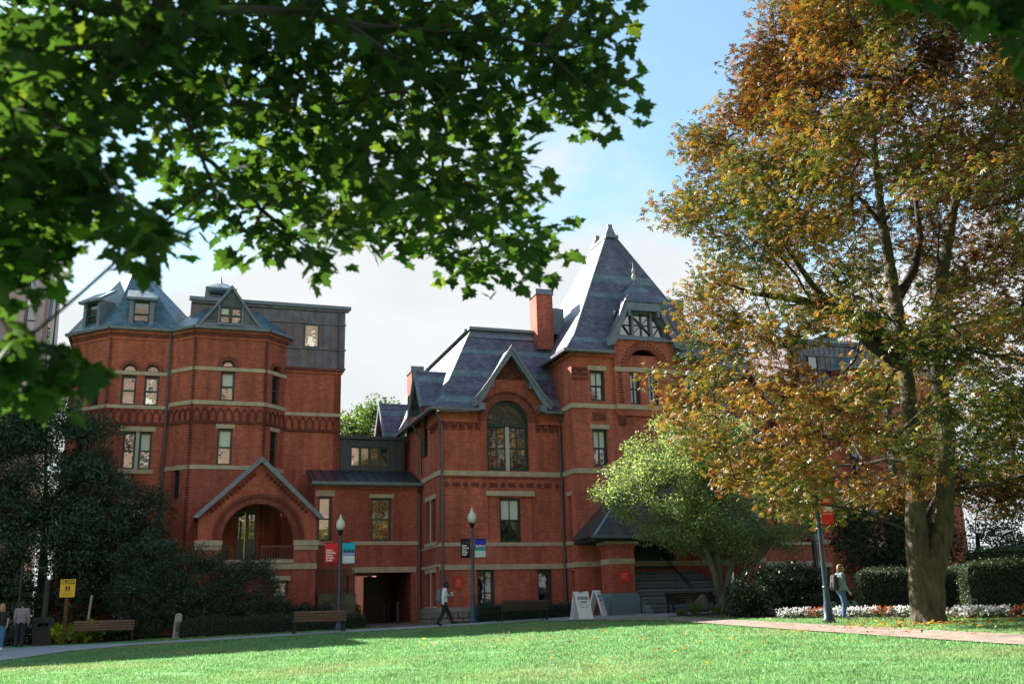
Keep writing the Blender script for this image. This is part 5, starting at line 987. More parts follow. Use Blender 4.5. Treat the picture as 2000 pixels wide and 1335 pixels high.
leafy('dogwood_tree', 'pale green spreading dogwood with several stems in front of the entrance steps', 'tree', (bx, by), [(21.2, 37.1, 1.1)], dog, 140, 0.50, 0.11, 0.065, [(0.21, 0.26, 0.11), (0.15, 0.205, 0.08), (0.095, 0.145, 0.055), (0.30, 0.32, 0.18)], [3, 3, 2, 1.5], DOGLEAF, 31, 0.010, trunk_r=(0.19, 0.15), bark=mat('grey_bark', (0.16, 0.145, 0.115), 0.95, noise=0.45, nscale=12, bump=0.02),
      stems=[[(21.2, 37.1, 0.6), (21.0, 37.1, 1.7), (20.6, 37.2, 3.2), (20.2, 37.3, 4.6)], [(21.2, 37.1, 0.5), (21.6, 37.0, 1.8), (22.3, 37.1, 3.1), (22.9, 37.2, 4.3)], [(21.2, 37.1, 0.7), (21.25, 37.2, 2.0), (21.2, 37.3, 3.6), (21.5, 37.4, 5.4)], [(21.2, 37.1, 0.5), (21.9, 36.9, 1.5), (23.0, 36.9, 2.4), (23.9, 37.0, 3.2)]])
EV = [(0.034, 0.064, 0.034), (0.052, 0.092, 0.046), (0.020, 0.038, 0.022), (0.10, 0.145, 0.085)]
ev = blob(r_, 520, [(-5.8, 49.2, 3.4, 5.2, 1.7, 3.4), (-5.9, 49.4, 7.3, 3.9, 1.5, 3.2), (-2.5, 48.9, 4.5, 2.3, 1.3, 3.0), (-6.7, 49.4, 9.1, 2.6, 1.3, 1.8)], 0.3)
leafy('evergreen_tree', 'large dark evergreen covering the lower left of the bay-fronted block', 'tree', (-5.2, 49.3), [(-5.2, 49.3, 2.0), (-5.3, 49.3, 5.0), (-5.6, 49.3, 8.5)], ev, 190, 0.62, 0.19, 0.065, EV, [4, 3, 3, 0.8], LEAFDARK, 33, trunk_r=(0.28, 0.05), up=0.4)
yw = blob(r_, 330, [(1.2, 46.3, 1.7, 2.2, 1.2, 2.1), (3.2, 46.2, 1.4, 1.8, 1.0, 1.9), (-0.8, 46.8, 1.9, 1.7, 1.2, 2.3)], 0.35)
leafy('yew_shrub', 'broad dark green yew hiding the left half of the arched porch', 'shrub', (1.4, 46.3), [(1.4, 46.3, 0.5)], yw, 190, 0.40, 0.11, 0.04, EV, [4, 3, 3, 1], LEAFDARK, 34, trunk_r=(0.10, 0.05))
ls = blob(r_, 70, [(5.0, 46.7, 0.5, 1.6, 0.7, 0.75), (6.7, 46.9, 0.4, 0.9, 0.6, 0.6)], 0.4)
leafy('porch_shrub', 'low rounded dark shrub at the foot of the porch pier', 'shrub', (5.2, 46.7), [(5.2, 46.7, 0.2)], ls, 120, 0.30, 0.10, 0.04, [(0.035, 0.06, 0.028), (0.022, 0.042, 0.022)], [1, 1], LEAFDARK, 35, trunk_r=(0.05, 0.03))
rh = blob(r_, 170, [(20.4, 32.6, 0.75, 1.35, 1.3, 0.95), (21.9, 31.7, 0.7, 1.3, 1.2, 0.85), (21.0, 32.0, 1.2, 1.2, 1.0, 0.75)], 0.5)
leafy('rhododendron_shrub', 'rounded dark glossy rhododendron right of the dogwood stems', 'shrub', (21.0, 32.2), [(21.0, 32.2, 0.4)], rh, 110, 0.30, 0.15, 0.05, [(0.018, 0.032, 0.017), (0.030, 0.050, 0.026), (0.05, 0.07, 0.04)], [4, 3, 1], leaf_mat('glossy_leaf', 0.1, 0.28), 36, trunk_r=(0.08, 0.05))
def hedge(name, label, x0, x1, y0, y1, h, seed, rot=0.0, n=9000, ln=0.05, cols=EV, wts=(4, 3, 3, 1)):
    cx, cy = (x0+x1)/2, (y0+y1)/2; g = tz(cx, cy); T = thing(name, label, 'hedge', (cx, cy, g), rot); r = np.random.default_rng(seed); hx, hy = (x1-x0)/2, (y1-y0)/2
    MB().box(WORLD, -hx+0.08, hx-0.08, -0.1, h-0.08, -hy+0.08, hy-0.08).build('branch_core', mat('hedge_core', (0.010, 0.016, 0.010), 0.95), T)
    a = r.random((n, 3))*2-1; s = r.choice(3, n, p=[0.45, 0.15, 0.40]); p = a*np.array([hx, hy, h/2])
    p[s == 0, 1] = np.where(a[s == 0, 1] > 0.6, hy, -hy); p[s == 1, 0] = np.sign(a[s == 1, 0])*hx; p[s == 2, 2] = h/2
    rr_ = np.maximum(0, np.abs(p/np.array([hx, hy, h/2]))-0.8); p *= 1-0.28*np.minimum(1, (rr_[:, [1, 0, 0]]+rr_[:, [2, 2, 1]]))*np.array([1, 1, 0.7]); p += r.normal(size=p.shape)*0.06; p[:, 2] += h/2; p[:, 2] += 0.05*np.sin(p[:, 0]*2.3+seed)*(p[:, 2]/h); v, t, k = diamonds(p, rand_dirs(n, r), rand_dirs(n, r), r.uniform(ln*0.8, ln*1.5, n), ln*0.55, palette(n, cols, wts, 0.2, r)); stuff(link('foliage', raw_mesh('foliage', v, t, k), LEAFDARK, T)); return T
hedge('clipped_hedge', 'long low clipped hedge along the bed left of the passage', 0.5, 8.2, 44.9, 45.7, 0.62, 1, n=12000)
hedge('clipped_hedge', 'low dark hedge under the basement windows behind the middle bench', 12.9, 17.6, 43.6, 44.4, 0.62, 2, n=8000)
hedge('clipped_hedge', 'tall dark clipped hedge directly right of the chestnut trunk', 22.9, 26.6, 24.4, 25.4, 1.45, 3, R(-28), n=14000, ln=0.06, cols=EV+[(0.05, 0.11, 0.03)], wts=(4, 3, 3, 1, 1))
hedge('clipped_hedge', 'dark clipped hedge behind the walking woman', 22.3, 26.3, 28.6, 29.8, 1.35, 4, R(-30), n=14000, ln=0.06)
hedge('clipped_hedge', 'far clipped hedge with a lighter green top at the right edge', 28.0, 36.0, 29.0, 30.2, 1.9, 5, R(-20), n=14000, ln=0.08, cols=EV+[(0.06, 0.13, 0.035)], wts=(3, 3, 2, 1, 3))
DK = [(0.022, 0.045, 0.020), (0.034, 0.065, 0.026), (0.016, 0.030, 0.016), (0.07, 0.09, 0.03), (0.12, 0.05, 0.02)]
for i, (x, y, h, rd_, lab) in enumerate(((31.0, 33.5, 7.0, 3.4, 'dark leafy tree right behind the chestnut trunk'), (38.5, 33.0, 9.0, 4.0, 'dark tree at the right edge behind the far hedge'), (27.5, 34.5, 5.2, 2.4, 'dark small tree behind the walking woman'))):
    leafy('backdrop_tree', lab, 'tree', (x, y), [(x, y, 1.6), (x+0.1, y, 3.0)], blob(r_, 110, [(x, y, h*0.60, rd_, rd_*0.8, h*0.38)], 0.3), 110, 0.62, 0.17, 0.07, DK, [4, 4, 3, 1, 0.6], LEAFDARK, 50+i, trunk_r=(0.14, 0.08), group='trees behind the planting bed')
leafy('courtyard_tree', 'green tree showing between the two roofs above the low link', 'tree', (13.3, 70), [(13.3, 70, 4), (13.3, 70, 8)], blob(r_, 150, [(13.0, 70, 12.2, 3.6, 3.0, 3.2), (16, 70, 12.8, 2.2, 2.2, 2.6)], 0.35), 110, 0.75, 0.26, 0.14, [(0.05, 0.10, 0.03), (0.08, 0.14, 0.04), (0.03, 0.06, 0.02)], [3, 2, 2], LEAF, 60, trunk_r=(0.22, 0.1))
leafy('courtyard_shrub', 'sunlit green shrub seen through the passage', 'shrub', (9.6, 58.6), [(9.6, 58.6, 0.3)], blob(r_, 40, [(9.7, 58.6, 0.6, 0.8, 0.7, 0.6)], 0.3), 60, 0.3, 0.3, 0.07, [(0.08, 0.15, 0.03), (0.12, 0.2, 0.04)], [1, 1], LEAF, 61, trunk_r=(0.04, 0.03))
for i, (x, y, h, rd_, lab) in enumerate(((6, -22, 13, 5.5, 'autumn tree behind the photographer, seen only in window reflections'), (-9, -26, 14, 6, 'green tree behind the photographer, seen only in window reflections'), (19, -18, 12, 5.5, 'yellowing tree behind the photographer, seen only in window reflections'))):
    leafy('reflected_tree', lab, 'tree', (x, y), [(x, y, 2), (x, y, 4)], blob(r_, 90, [(x, y, h*0.58, rd_, rd_, h*0.4)], 0.3), 170, 1.0, 0.36, 0.22, [(0.16, 0.15, 0.03), (0.08, 0.12, 0.03), (0.20, 0.12, 0.03)], [2, 2, 1.5], LEAF, 70+i, trunk_r=(0.3, 0.15), group='trees behind the photographer')
# lime hostas, grass clump, perennials
for i, (x, y, s, lab) in enumerate(((-3.95, 46.9, 0.42, 'lime yellow hosta clump left of the left bench'), (-2.9, 46.9, 0.46, 'lime yellow hosta clump behind the left bench'))):
    leafy('hosta', lab, 'plant', (x, y), [], blob(r_, 26, [(x, y, tz(x, y)+s*0.7, s*1.25, s, s*0.75)], 0.4), 26, 0.22, 0.26, 0.17, [(0.30, 0.36, 0.035), (0.22, 0.30, 0.03)], [1, 1], LEAF, 80+i, branches=False, crown='leaves')
leafy('groundcover_clump', 'dark broad-leaved groundcover under the left bench', 'plant', (-2.4, 47.0), [], blob(r_, 30, [(-2.4, 47.0, tz(-2.4, 47)+0.15, 1.5, 0.5, 0.22)], 0.3), 40, 0.22, 0.16, 0.09, [(0.03, 0.05, 0.03), (0.05, 0.07, 0.04)], [1, 1], LEAFDARK, 83, branches=False, crown='leaves')
leafy('street_shrub', 'grey-green shrub beside the black litter bin', 'shrub', (-5.9, 48.4), [(-5.9, 48.4, 0.2)], blob(r_, 30, [(-5.9, 48.4, 0.0, 0.8, 0.6, 0.5)], 0.3), 60, 0.3, 0.12, 0.06, [(0.06, 0.07, 0.05), (0.04, 0.05, 0.03)], [1, 1], LEAFDARK, 84, trunk_r=(0.04, 0.03))
def blades_plant(name, label, x, y, n, h, w_, col, seed):
    r = np.random.default_rng(seed); g = tz(x, y); T = thing(name, label, 'plant', (x, y, g)); d = rand_dirs(n, r); d[:, 2] = np.abs(d[:, 2])+0.9; c = r.normal(size=(n, 3))*0.09; c[:, 2] = 0
    v, t, k = diamonds(c, d, rand_dirs(n, r), r.uniform(h*0.6, h*1.1, n), w_, palette(n, [col], [1], 0.2, r)); stuff(link('blades', raw_mesh('blades', v, t, k), LEAF, T))
blades_plant('ornamental_grass', 'spiky green ornamental grass clump beside the boulder', 19.75, 36.7, 160, 0.75, 0.02, (0.09, 0.14, 0.05), 90)
blades_plant('perennial_clump', 'small bright green perennial clump right of the boulder', 20.7, 36.6, 120, 0.40, 0.05, (0.12, 0.17, 0.06), 91)
blades_plant('perennial_clump', 'low green perennial clump at the tip of the planting bed', 19.2, 36.8, 120, 0.30, 0.05, (0.09, 0.13, 0.05), 92)

# flower beds: too many heads to count
def flowers(name, label, path, n, cols, wts, seed, patch):
    r = np.random.default_rng(seed); pts = np.array(path); T = thing(name, label, 'flowers', (*pts[len(pts)//2], tz(*pts[len(pts)//2]))); b0 = np.array(T.location)
    seg = r.integers(0, len(pts)-1, n); t = r.random(n)[:, None]; p = pts[seg]*(1-t)+pts[seg+1]*t; p = p+r.normal(size=(n, 2))*0.22
    ph = np.sin((p[:, 0]-p[:, 1])*1.9+patch)+0.4*np.sin(p[:, 1]*6.1); ci = np.where(ph > 0.78, 1, 0); z = terrain(p[:, 0], p[:, 1])+r.uniform(0.10, 0.32, n)
    C = np.stack([p[:, 0], p[:, 1], z], 1)-b0; Cc = np.repeat(C, 4, axis=0)+r.normal(size=(4*n, 3))*0.012; col = np.array(cols)[np.repeat(ci, 4)]*(1+r.normal(size=(4*n, 1))*0.12)
    a = unit(rand_dirs(4*n, r)+np.array([0, 0, 0.3])); v, tr_, k = diamonds(Cc, a, rand_dirs(4*n, r), r.uniform(0.05, 0.085, 4*n), 0.05, np.clip(col, 0.01, 0.9)); stuff(link('blooms', raw_mesh('blooms', v, tr_, k), PETAL, T))
    m_ = 5*n; Cg = np.repeat(C, 5, axis=0)+r.normal(size=(m_, 3))*np.array([0.08, 0.08, 0.05])-np.array([0, 0, 0.09]); v, tr_, k = diamonds(Cg, rand_dirs(m_, r), rand_dirs(m_, r), 0.08, 0.04, palette(m_, [(0.03, 0.055, 0.025), (0.05, 0.08, 0.03)], [1, 1], 0.2, r)); stuff(link('leaves', raw_mesh('leaves', v, tr_, k), LEAFDARK, T))
flowers('flower_bed', 'white and rust orange bedding flowers left of the chestnut trunk', [(19.75, 30.4), (20.3, 29.2), (20.8, 28.2), (21.2, 27.2), (21.6, 26.0)], 620, [(0.72, 0.70, 0.74), (0.42, 0.095, 0.02)], [1, 1], 95, 0.4)
flowers('flower_bed', 'white and rust orange bedding flowers right of the chestnut trunk', [(21.6, 24.9), (22.0, 24.0), (22.4, 23.1), (22.9, 22.0), (23.4, 20.8)], 620, [(0.72, 0.70, 0.74), (0.42, 0.095, 0.02)], [1, 1], 96, 2.2)

# ---------------------------------------------------------------- lawn blades and fallen leaves
def on_path(x, y):
    Lx = np.interp(y, [5, 15, 20.6, 25.5, 29, 33.9, 39.3], [14, 15.0, 15.5, 16.0, 16.4, 17.0, 15.2]); Rx = np.interp(y, [5, 15, 20, 24.5, 29, 33.9, 38], [16, 16.95, 17.25, 17.6, 18.0, 18.6, 18.4])
    a = (x > Lx-0.03) & (x < Rx+0.03) & (y < 39.3); b = (y > np.interp(x, [-1, 10, 30], [40.55, 40.4, 40.2])-0.03) & (x > -1.2)
    sx = np.interp(y, [28, 34.6, 38.5, 40.55], [-6.5, -4.6, -3.1, -1.0]); c = (x < sx) & (y > 20); bed = (y > 21.5) & (x > np.interp(y, [21.5, 24, 27.3, 30.6, 33.5, 37.6], [22.6, 21.9, 20.9, 19.5, 19.2, 18.9])); d = (y > 38.3) & (x > 14.8) & (y > 42.0-0.2*0)
    pl = (x > 15.0) & (y > 39.0-(x-15.0)*0.75) & (x < 18) & (y > 36.5)
    ev_ = (x < 8) & (y > 45.5)
    return a | (b & (y < 42.8)) | c | bed | pl | d
def lawn_blades(n):
    r = np.random.default_rng(3); s = 11*(44/11)**r.random(n); l = (r.random(n)*2-1)*(s*0.55+1.5); x = s*SYw+l*CYw; y = s*CYw-l*SYw; ok = ~on_path(x, y); x, y, s = x[ok], y[ok], s[ok]; n = len(x)
    bare = np.sin(x*0.9+1.3)*np.sin(y*1.1+0.4)+0.5*np.sin(x*2.7+y*1.9); keep = ~((bare > 0.95) & (r.random(n) < 0.75)); x, y, s = x[keep], y[keep], s[keep]; n = len(x); z = terrain(x, y)
    tuft = 1+0.35*np.sin(x*5.1+np.sin(y*3.3)*2)*np.sin(y*4.7); h = r.uniform(0.03, 0.075, n)*tuft; w_ = 0.004+0.00042*s; th = r.random(n)*2*math.pi; d = np.stack([np.cos(th), np.sin(th), np.zeros(n)], 1)*w_[:, None]; p = np.stack([x, y, z-0.004], 1); lean = r.normal(size=(n, 3))*0.55; lean[:, 2] = 1
    v = np.stack([p-d, p+d, p+unit(lean)*h[:, None]], 1).reshape(-1, 3); t = np.arange(3*n).reshape(-1, 3)
    col = palette(n, [(0.14, 0.28, 0.10), (0.19, 0.34, 0.145), (0.09, 0.215, 0.07), (0.32, 0.35, 0.18)], [4, 3, 2, 0.8], 0.15, r); dry = np.clip(np.sin(x*0.55+1.1*np.sin(y*0.43))*np.sin(y*0.61+0.8*np.sin(x*0.37))+0.25*r.normal(size=n)-0.22, 0, 1)[:, None]; col = col*(1-0.75*dry)+np.array([0.31, 0.29, 0.14])*0.75*dry; col *= (1+0.16*np.sin(x*2.3+np.sin(y*1.9)*1.6)*np.sin(y*2.9))[:, None]; g = stuff(link('grass', raw_mesh('grass', v, t, np.repeat(col, 3, axis=0)), GRASSM)); tag(g, 'short green lawn grass, sunlit in front and shaded near the walk', 'grass', kind='stuff')
lawn_blades(450000)
def fallen():
    r = np.random.default_rng(8); n = 660; x = np.concatenate([r.normal(19.3, 1.6, 480), r.uniform(6, 18, 180)]); y = np.concatenate([r.normal(22.6, 1.7, 480), r.uniform(14, 32, 180)]); c = np.stack([x, y, terrain(x, y)+0.04+r.random(n)*0.03], 1); a = rand_dirs(n, r)*np.array([1, 1, 0.25]); nr = unit(rand_dirs(n, r)*0.5+np.array([0, 0, 1]))
    v, t, k = diamonds(c, a, nr, r.uniform(0.09, 0.17, n), r.uniform(0.05, 0.09, n), palette(n, [(0.22, 0.11, 0.03), (0.14, 0.06, 0.025), (0.30, 0.20, 0.05)], [2, 2, 1], 0.2, r)); g = stuff(link('fallen_leaves', raw_mesh('fallen_leaves', v, t, k), LEAF)); tag(g, 'scattered brown fallen leaves round the chestnut and on the lawn', 'leaves', kind='stuff')
fallen()
# ---------------------------------------------------------------- street furniture
def text_mesh(body, size, m, F, u, z, d, parent, name='lettering', align='LEFT', bold=0.0, width=None):
    cu = bpy.data.curves.new(name, 'FONT'); cu.body = body; cu.size = size; cu.align_x = align; cu.extrude = 0.001; cu.offset = bold; cu.space_line = 0.95; cu.resolution_u = 2
    o = bpy.data.objects.new(name, cu); COL.objects.link(o); dg = bpy.context.evaluated_depsgraph_get(); me = bpy.data.meshes.new_from_object(o.evaluated_get(dg)); COL.objects.unlink(o); bpy.data.objects.remove(o); bpy.data.curves.remove(cu)
    xs = [v.co.x for v in me.vertices]; k = 1.0
    if width and xs: k = width/max(1e-6, max(xs)-min(xs))
    for v in me.vertices: x, y = v.co.x*k, v.co.y; v.co = F.p(u+x, z+y, d+v.co.z)
    me.materials.clear(); return link(name, me, m, parent)
def slat_mesh(ln, w_, th, m):
    b = MB().box(WORLD, -ln/2, ln/2, -th/2, th/2, -w_/2, w_/2); me = bpy.data.meshes.new('slat'); me.from_pydata(b.v, [], b.f); me.materials.append(m); return me
def bench(label, x, y, rz, ln, wood, group='benches along the walk'):
    T = thing('park_bench', label, 'bench', (x, y, tz(x, y)+0.02), rz, group)
    sm_ = slat_mesh(ln, 0.085, 0.03, wood)
    for k in range(5): q = link('slat', sm_, None, T); q.location = (0, 0.05+0.10*k, 0.44)
    for k in range(4): q = link('slat', sm_, None, T); q.location = (0, -0.03-0.025*k, 0.50+0.098*k); q.rotation_euler = (R(76), 0, 0)
    for s in (-1, 1):
        u = s*(ln/2-0.06); F = Fr(u, 0, 90)       # frame u runs +Y
        b = MB().plate(F, [(-0.02, 0), (0.05, 0), (0.06, 0.40), (0.44, 0.40), (0.46, 0), (0.52, 0), (0.50, 0.66), (0.02, 0.66), (-0.06, 0.86), (-0.12, 0.86), (-0.02, 0.45)], [rect(0.07, 0.43, 0.46, 0.61)], -0.03, 0.03); b.build('end_frame', BLACKIRON, T)
    MB().box(WORLD, -ln/2+0.1, ln/2-0.1, 0.38, 0.41, -0.30, -0.24).build('stretcher', BLACKIRON, T)
    return T
bench('brown slatted bench at the far left before lime hostas', -2.35, 45.7, R(3), 2.3, WOOD)
bench('brown slatted bench before the dark passage, seen from behind', 5.75, 41.25, R(2), 2.05, WOOD)
bench('black slatted bench in front of the gabled wing between lamp and sandwich board', 14.15, 41.0, R(3), 2.1, DARKWOOD)
bench('dark bench in front of the granite entrance steps by the boulder', 20.9, 39.1, R(180), 2.3, DARKWOOD)
GLOBE = mat('lamp_globe', (0.62, 0.58, 0.52), 0.35)
def lamp(label, x, y, h):
    T = thing('street_lamp', label, 'street lamp', (x, y, tz(x, y)), group='acorn globe lamps along the walks')
    b = MB().lathe(0, 0, [(0.19, -0.05), (0.19, 0.10), (0.14, 0.16), (0.13, 0.5), (0.10, 0.58), (0.085, 0.95), (0.075, 1.0), (0.058, h-0.95), (0.055, h-0.80)], 12); b.build('post', LAMPPOST, T, True)
    MB().lathe(0, 0, [(0.09, 1.0), (0.105, 1.03), (0.09, 1.06)], 12).build('collar', LAMPPOST, T); MB().lathe(0, 0, [(0.055, h-0.82), (0.10, h-0.72), (0.12, h-0.64), (0.14, h-0.60)], 12).build('fitter', BLACKIRON, T, True)
    g = MB().lathe(0, 0, [(0.12, h-0.60), (0.175, h-0.50), (0.195, h-0.38), (0.17, h-0.24), (0.10, h-0.15), (0.075, h-0.12)], 16).build('globe', GLOBE, T, True)
    MB().lathe(0, 0, [(0.085, h-0.13), (0.09, h-0.09), (0.05, h-0.05), (0.045, h+0.0), (0.02, h+0.06), (0.005, h+0.1)], 10).build('finial', GLOBE, T, True)
    return T
def banner(label, x, y, side, z0, w_, h_, kind, ang=0.0):
    """cloth banner held out from a lamp post by two rods"""
    g = tz(x, y); T = thing('banner', label, 'banner', (x, y, g+z0), ang, 'banners on the lamps'); F = WORLD; u0 = 0.10 if side > 0 else -0.10-w_; 
    cols = dict(red=(0.72, 0.02, 0.03), black=(0.012, 0.010, 0.012), teal=(0.0, 0.42, 0.52), blue=(0.03, 0.02, 0.42), white=(0.62, 0.66, 0.70), green=(0.02, 0.38, 0.32))
    M = lambda k: mat('banner_'+k, cols[k], 0.7)
    def cloth(name, za, zb, m, off=0.0):
        n = 8; v = []; f = []
        for j in range(5):
            for i in range(n+1):
                uu = u0+w_*i/n; zz = za+(zb-za)*j/4; d = 0.018*math.sin(5*i/n+3*zz)+off; v.append((uu, -d, zz))
        for j in range(4):
            for i in range(n): a = j*(n+1)+i; f.append((a, a+1, a+n+2, a+n+1))
        me = bpy.data.meshes.new(name); me.from_pydata(v, [], f); o = link(name, me, m, T, True); md = o.modifiers.new('t', 'SOLIDIFY'); md.thickness = 0.006; return o
    if kind in ('red', 'black'):
        cloth('cloth', 0, h_, M(kind)); text_mesh('Boston\nUniversity\nSchool\nof Public\nHealth', h_*0.125, mat('banner_letter', (0.85, 0.82, 0.82), 0.6), F, u0+0.06, h_*0.60, 0.034, T, bold=0.004, width=w_*0.72)
    elif kind in ('teal', 'blue'):
        cloth('cloth', 0, h_*0.36, M('white')); cloth('cloth', h_*0.36, h_*0.52, mat('banner_lilac', (0.33, 0.33, 0.62), 0.7) if kind == 'teal' else M('green')); cloth('cloth', h_*0.52, h_, M(kind))
        text_mesh('BUSPH.40', h_*0.20, mat('banner_navy', (0.01, 0.03, 0.07), 0.6) if kind == 'teal' else mat('banner_letter', (0.85, 0.82, 0.82), 0.6), F, u0+0.04, h_*0.54, 0.034, T, bold=0.004, width=w_*0.86)
    elif kind == 'gms':
        cloth('cloth', 0, h_, M('red')); lt = mat('banner_letter', (0.85, 0.82, 0.82), 0.6)
        text_mesh('GMS', h_*0.24, lt, F, u0+0.04, h_*0.46, 0.034, T, bold=0.005, width=w_*0.82); b = MB(); b.box(F, u0+0.05, u0+w_-0.05, h_*0.36, h_*0.40, 0.03, 0.034); b.box(F, u0+0.08, u0+w_-0.08, h_*0.78, h_*0.9, 0.03, 0.034); b.build('print', mat('banner_gold', (0.65, 0.42, 0.22), 0.6), T)
    b = MB()
    for zz in (0.0, h_): b.tube([(0.0, 0, zz), ((0.12+w_)*side, 0, zz)], 0.012, 6)
    b.build('rod', BLACKIRON, T); return T
lamp('street lamp with acorn globe behind the bench by the passage', 6.98, 44.4, 4.75)
banner('red banner with white lettering left of the lamp by the passage', 6.98, 44.4, -1, 2.72, 0.56, 0.90, 'red'); banner('turquoise and white banner right of the lamp by the passage', 6.98, 44.4, 1, 2.72, 0.54, 0.90, 'teal')
lamp('street lamp with acorn globe in front of the gabled wing', 12.43, 42.7, 4.8)
banner('black banner with white lettering left of the lamp by the walking man', 12.43, 42.7, -1, 2.72, 0.44, 0.80, 'black'); banner('violet blue and white banner right of the lamp by the walking man', 12.43, 42.7, 1, 2.72, 0.50, 0.80, 'blue')
lamp('near street lamp among the chestnut leaves beside the walking woman', 18.55, 26.3, 5.0)
banner('red banner with white initials hanging beside the chestnut leaves', 18.55, 26.3, 1, 2.85, 0.36, 0.86, 'gms', R(-18))
lamp('far street lamp half hidden behind the near lamp', 26.26, 37.8, 4.8)
banner('red banner half hidden in dogwood leaves', 26.26, 37.8, -1, 2.72, 0.5, 0.85, 'red'); banner('turquoise banner half hidden behind the near lamp post', 26.26, 37.8, 1, 2.72, 0.45, 0.85, 'teal')
lamp('street lamp partly hidden by the chestnut trunk', 28.9, 35.8, 4.8); banner('black banner with white lettering beside the chestnut trunk', 28.9, 35.8, -1, 2.5, 0.40, 0.8, 'black')
def sandwich(label, x, y, rz, front=True):
    T = thing('sandwich_board', label, 'sign', (x, y, tz(x, y)+0.025), rz, 'white sandwich boards'); Wb, Hb, sp = 0.66, 1.12, 0.34
    for s in (-1, 1):
        bm = MB(); bm.plate(WORLD, [(-Wb/2, 0), (Wb/2, 0), (Wb/2, Hb), (Wb/2-0.14, Hb), (Wb/2-0.20, Hb-0.12), (Wb/2-0.24, Hb-0.02), (0.1, Hb), (0.06, Hb-0.09), (-0.06, Hb-0.09), (-0.1, Hb), (-Wb/2+0.24, Hb-0.02), (-Wb/2+0.20, Hb-0.12), (-Wb/2+0.14, Hb), (-Wb/2, Hb)], (), -0.02, 0.02); p = bm.build('board', WHITE, T)
        p.location = (0, s*sp, 0); p.rotation_euler = (s*math.atan2(sp-0.03, Hb), 0, 0)
        if s < 0:
            ink = mat('sign_ink', (0.03, 0.035, 0.05), 0.6); grey = mat('sign_grey', (0.28, 0.31, 0.38), 0.6)
            b = MB(); b.box(WORLD, -0.26, 0.26, 0.78, 0.92, 0.021, 0.024); b.build('print', grey, p); text_mesh('OPEN', 0.13, ink, WORLD, 0, 0.64, 0.022, p, align='CENTER', bold=0.004)
            b = MB(); b.box(WORLD, -0.25, -0.02, 0.54, 0.565, 0.021, 0.024); b.box(WORLD, 0.03, 0.25, 0.54, 0.565, 0.021, 0.024); b.box(WORLD, -0.20, 0.0, 0.46, 0.485, 0.021, 0.024); b.box(WORLD, 0.03, 0.2, 0.46, 0.485, 0.021, 0.024); b.build('print', grey, p)
    return T
sandwich('white sandwich board reading OPEN standing at the lawn edge', 16.0, 39.3, R(12)); sandwich('white folding board standing sideways behind the OPEN board', 17.55, 41.3, R(48))
# slow sign
T = thing('warning_sign', 'yellow SLOW pedestrian sign on a brown post at the far left', 'sign', (-3.9, 46.3, tz(-3.9, 46.3)), R(-4)); F = WORLD; YEL = mat('sign_yellow', (0.80, 0.42, 0.01), 0.5); BLK = mat('sign_black', (0.012, 0.012, 0.012), 0.5)
MB().box(F, -0.07, 0.07, 0, 2.0, -0.16, -0.02).build('post', mat('brown_post', (0.12, 0.045, 0.02), 0.8, noise=0.4, nscale=6), T); MB().box(F, -0.29, 0.29, 1.85, 2.57, -0.018, 0.0).build('board', YEL, T); MB().box(F, -0.25, 0.25, 2.38, 2.54, 0.001, 0.005).build('strip', BLK, T); text_mesh('SLOW', 0.17, YEL, F, 0, 2.40, 0.007, T, align='CENTER', bold=0.006)
for k, u in enumerate((-0.05, 0.06)):
    b = MB(); b.plate(F, arcpts(u, 2.315, 0.022, 0, 330, 10), (), 0.001, 0.005); b.plate(F, [(u-0.035, 2.28), (u+0.035, 2.28), (u+0.045, 2.20), (u+0.025, 2.20), (u+0.055, 2.08), (u+0.03, 2.08), (u, 2.17), (u-0.03, 2.08), (u-0.055, 2.08), (u-0.02, 2.20), (u-0.045, 2.20)], (), 0.001, 0.0052); b.build('pictogram', BLK, T)
b = MB(); b.box(F, -0.22, 0.2, 2.0, 2.02, 0.001, 0.004); b.box(F, -0.22, 0.15, 1.93, 1.95, 0.001, 0.004); b.build('print', mat('sign_brown', (0.35, 0.16, 0.02), 0.6), T)
# litter bin, posts, round sign
T = thing('litter_bin', 'black rectangular litter bin beside the left walk', 'bin', (-4.75, 46.8, tz(-4.75, 46.8))); b = MB(); b.plate(WORLD, [(-0.36, 0), (0.36, 0), (0.40, 0.95), (-0.40, 0.95)], [rect(-0.2, 0.2, 0.72, 0.86)], -0.6, 0); b.build('body', BLACKIRON, T); MB().plate(WORLD, [(-0.43, 0.95), (0.43, 0.95), (0.36, 1.10), (-0.36, 1.10)], (), -0.64, 0.04).build('lid', BLACKIRON, T)
for nm, lab, x, y, h, r, m_ in (('metal_post', 'slim black metal post left of the litter bin', -5.7, 46.6, 3.2, 0.06, BLACKIRON), ('metal_post', 'short black bollard post behind the two people', -6.6, 48.2, 1.3, 0.05, BLACKIRON), ('metal_post', 'thick dark post behind the litter bin', -4.75, 47.2, 2.6, 0.16, BLACKIRON), ('metal_post', 'pale leaning metal pole right of the SLOW sign', -3.1, 46.6, 1.9, 0.05, mat('pale_pole', (0.30, 0.29, 0.27), 0.5)), ('metal_post', 'thin white marker stake at the left bench', -3.85, 46.4, 1.1, 0.02, WHITE), ('metal_post', 'teal metal post at the far left edge', -7.3, 50.0, 3.4, 0.12, mat('teal_paint', (0.01, 0.10, 0.13), 0.4)), ('metal_post', 'second teal metal post behind the two people', -6.9, 53.0, 3.3, 0.10, mat('teal_paint', (0.01, 0.10, 0.13), 0.4))):
    o = MB().lathe(0, 0, [(r*1.35, -0.05), (r*1.35, 0.06), (r, 0.10), (r, h-0.04), (r*0.7, h)], 10).build(nm, m_); o.location = (x, y, tz(x, y)); tag(o, lab, 'post'); 
    if 'leaning' in lab: o.rotation_euler = (0, R(4), 0)
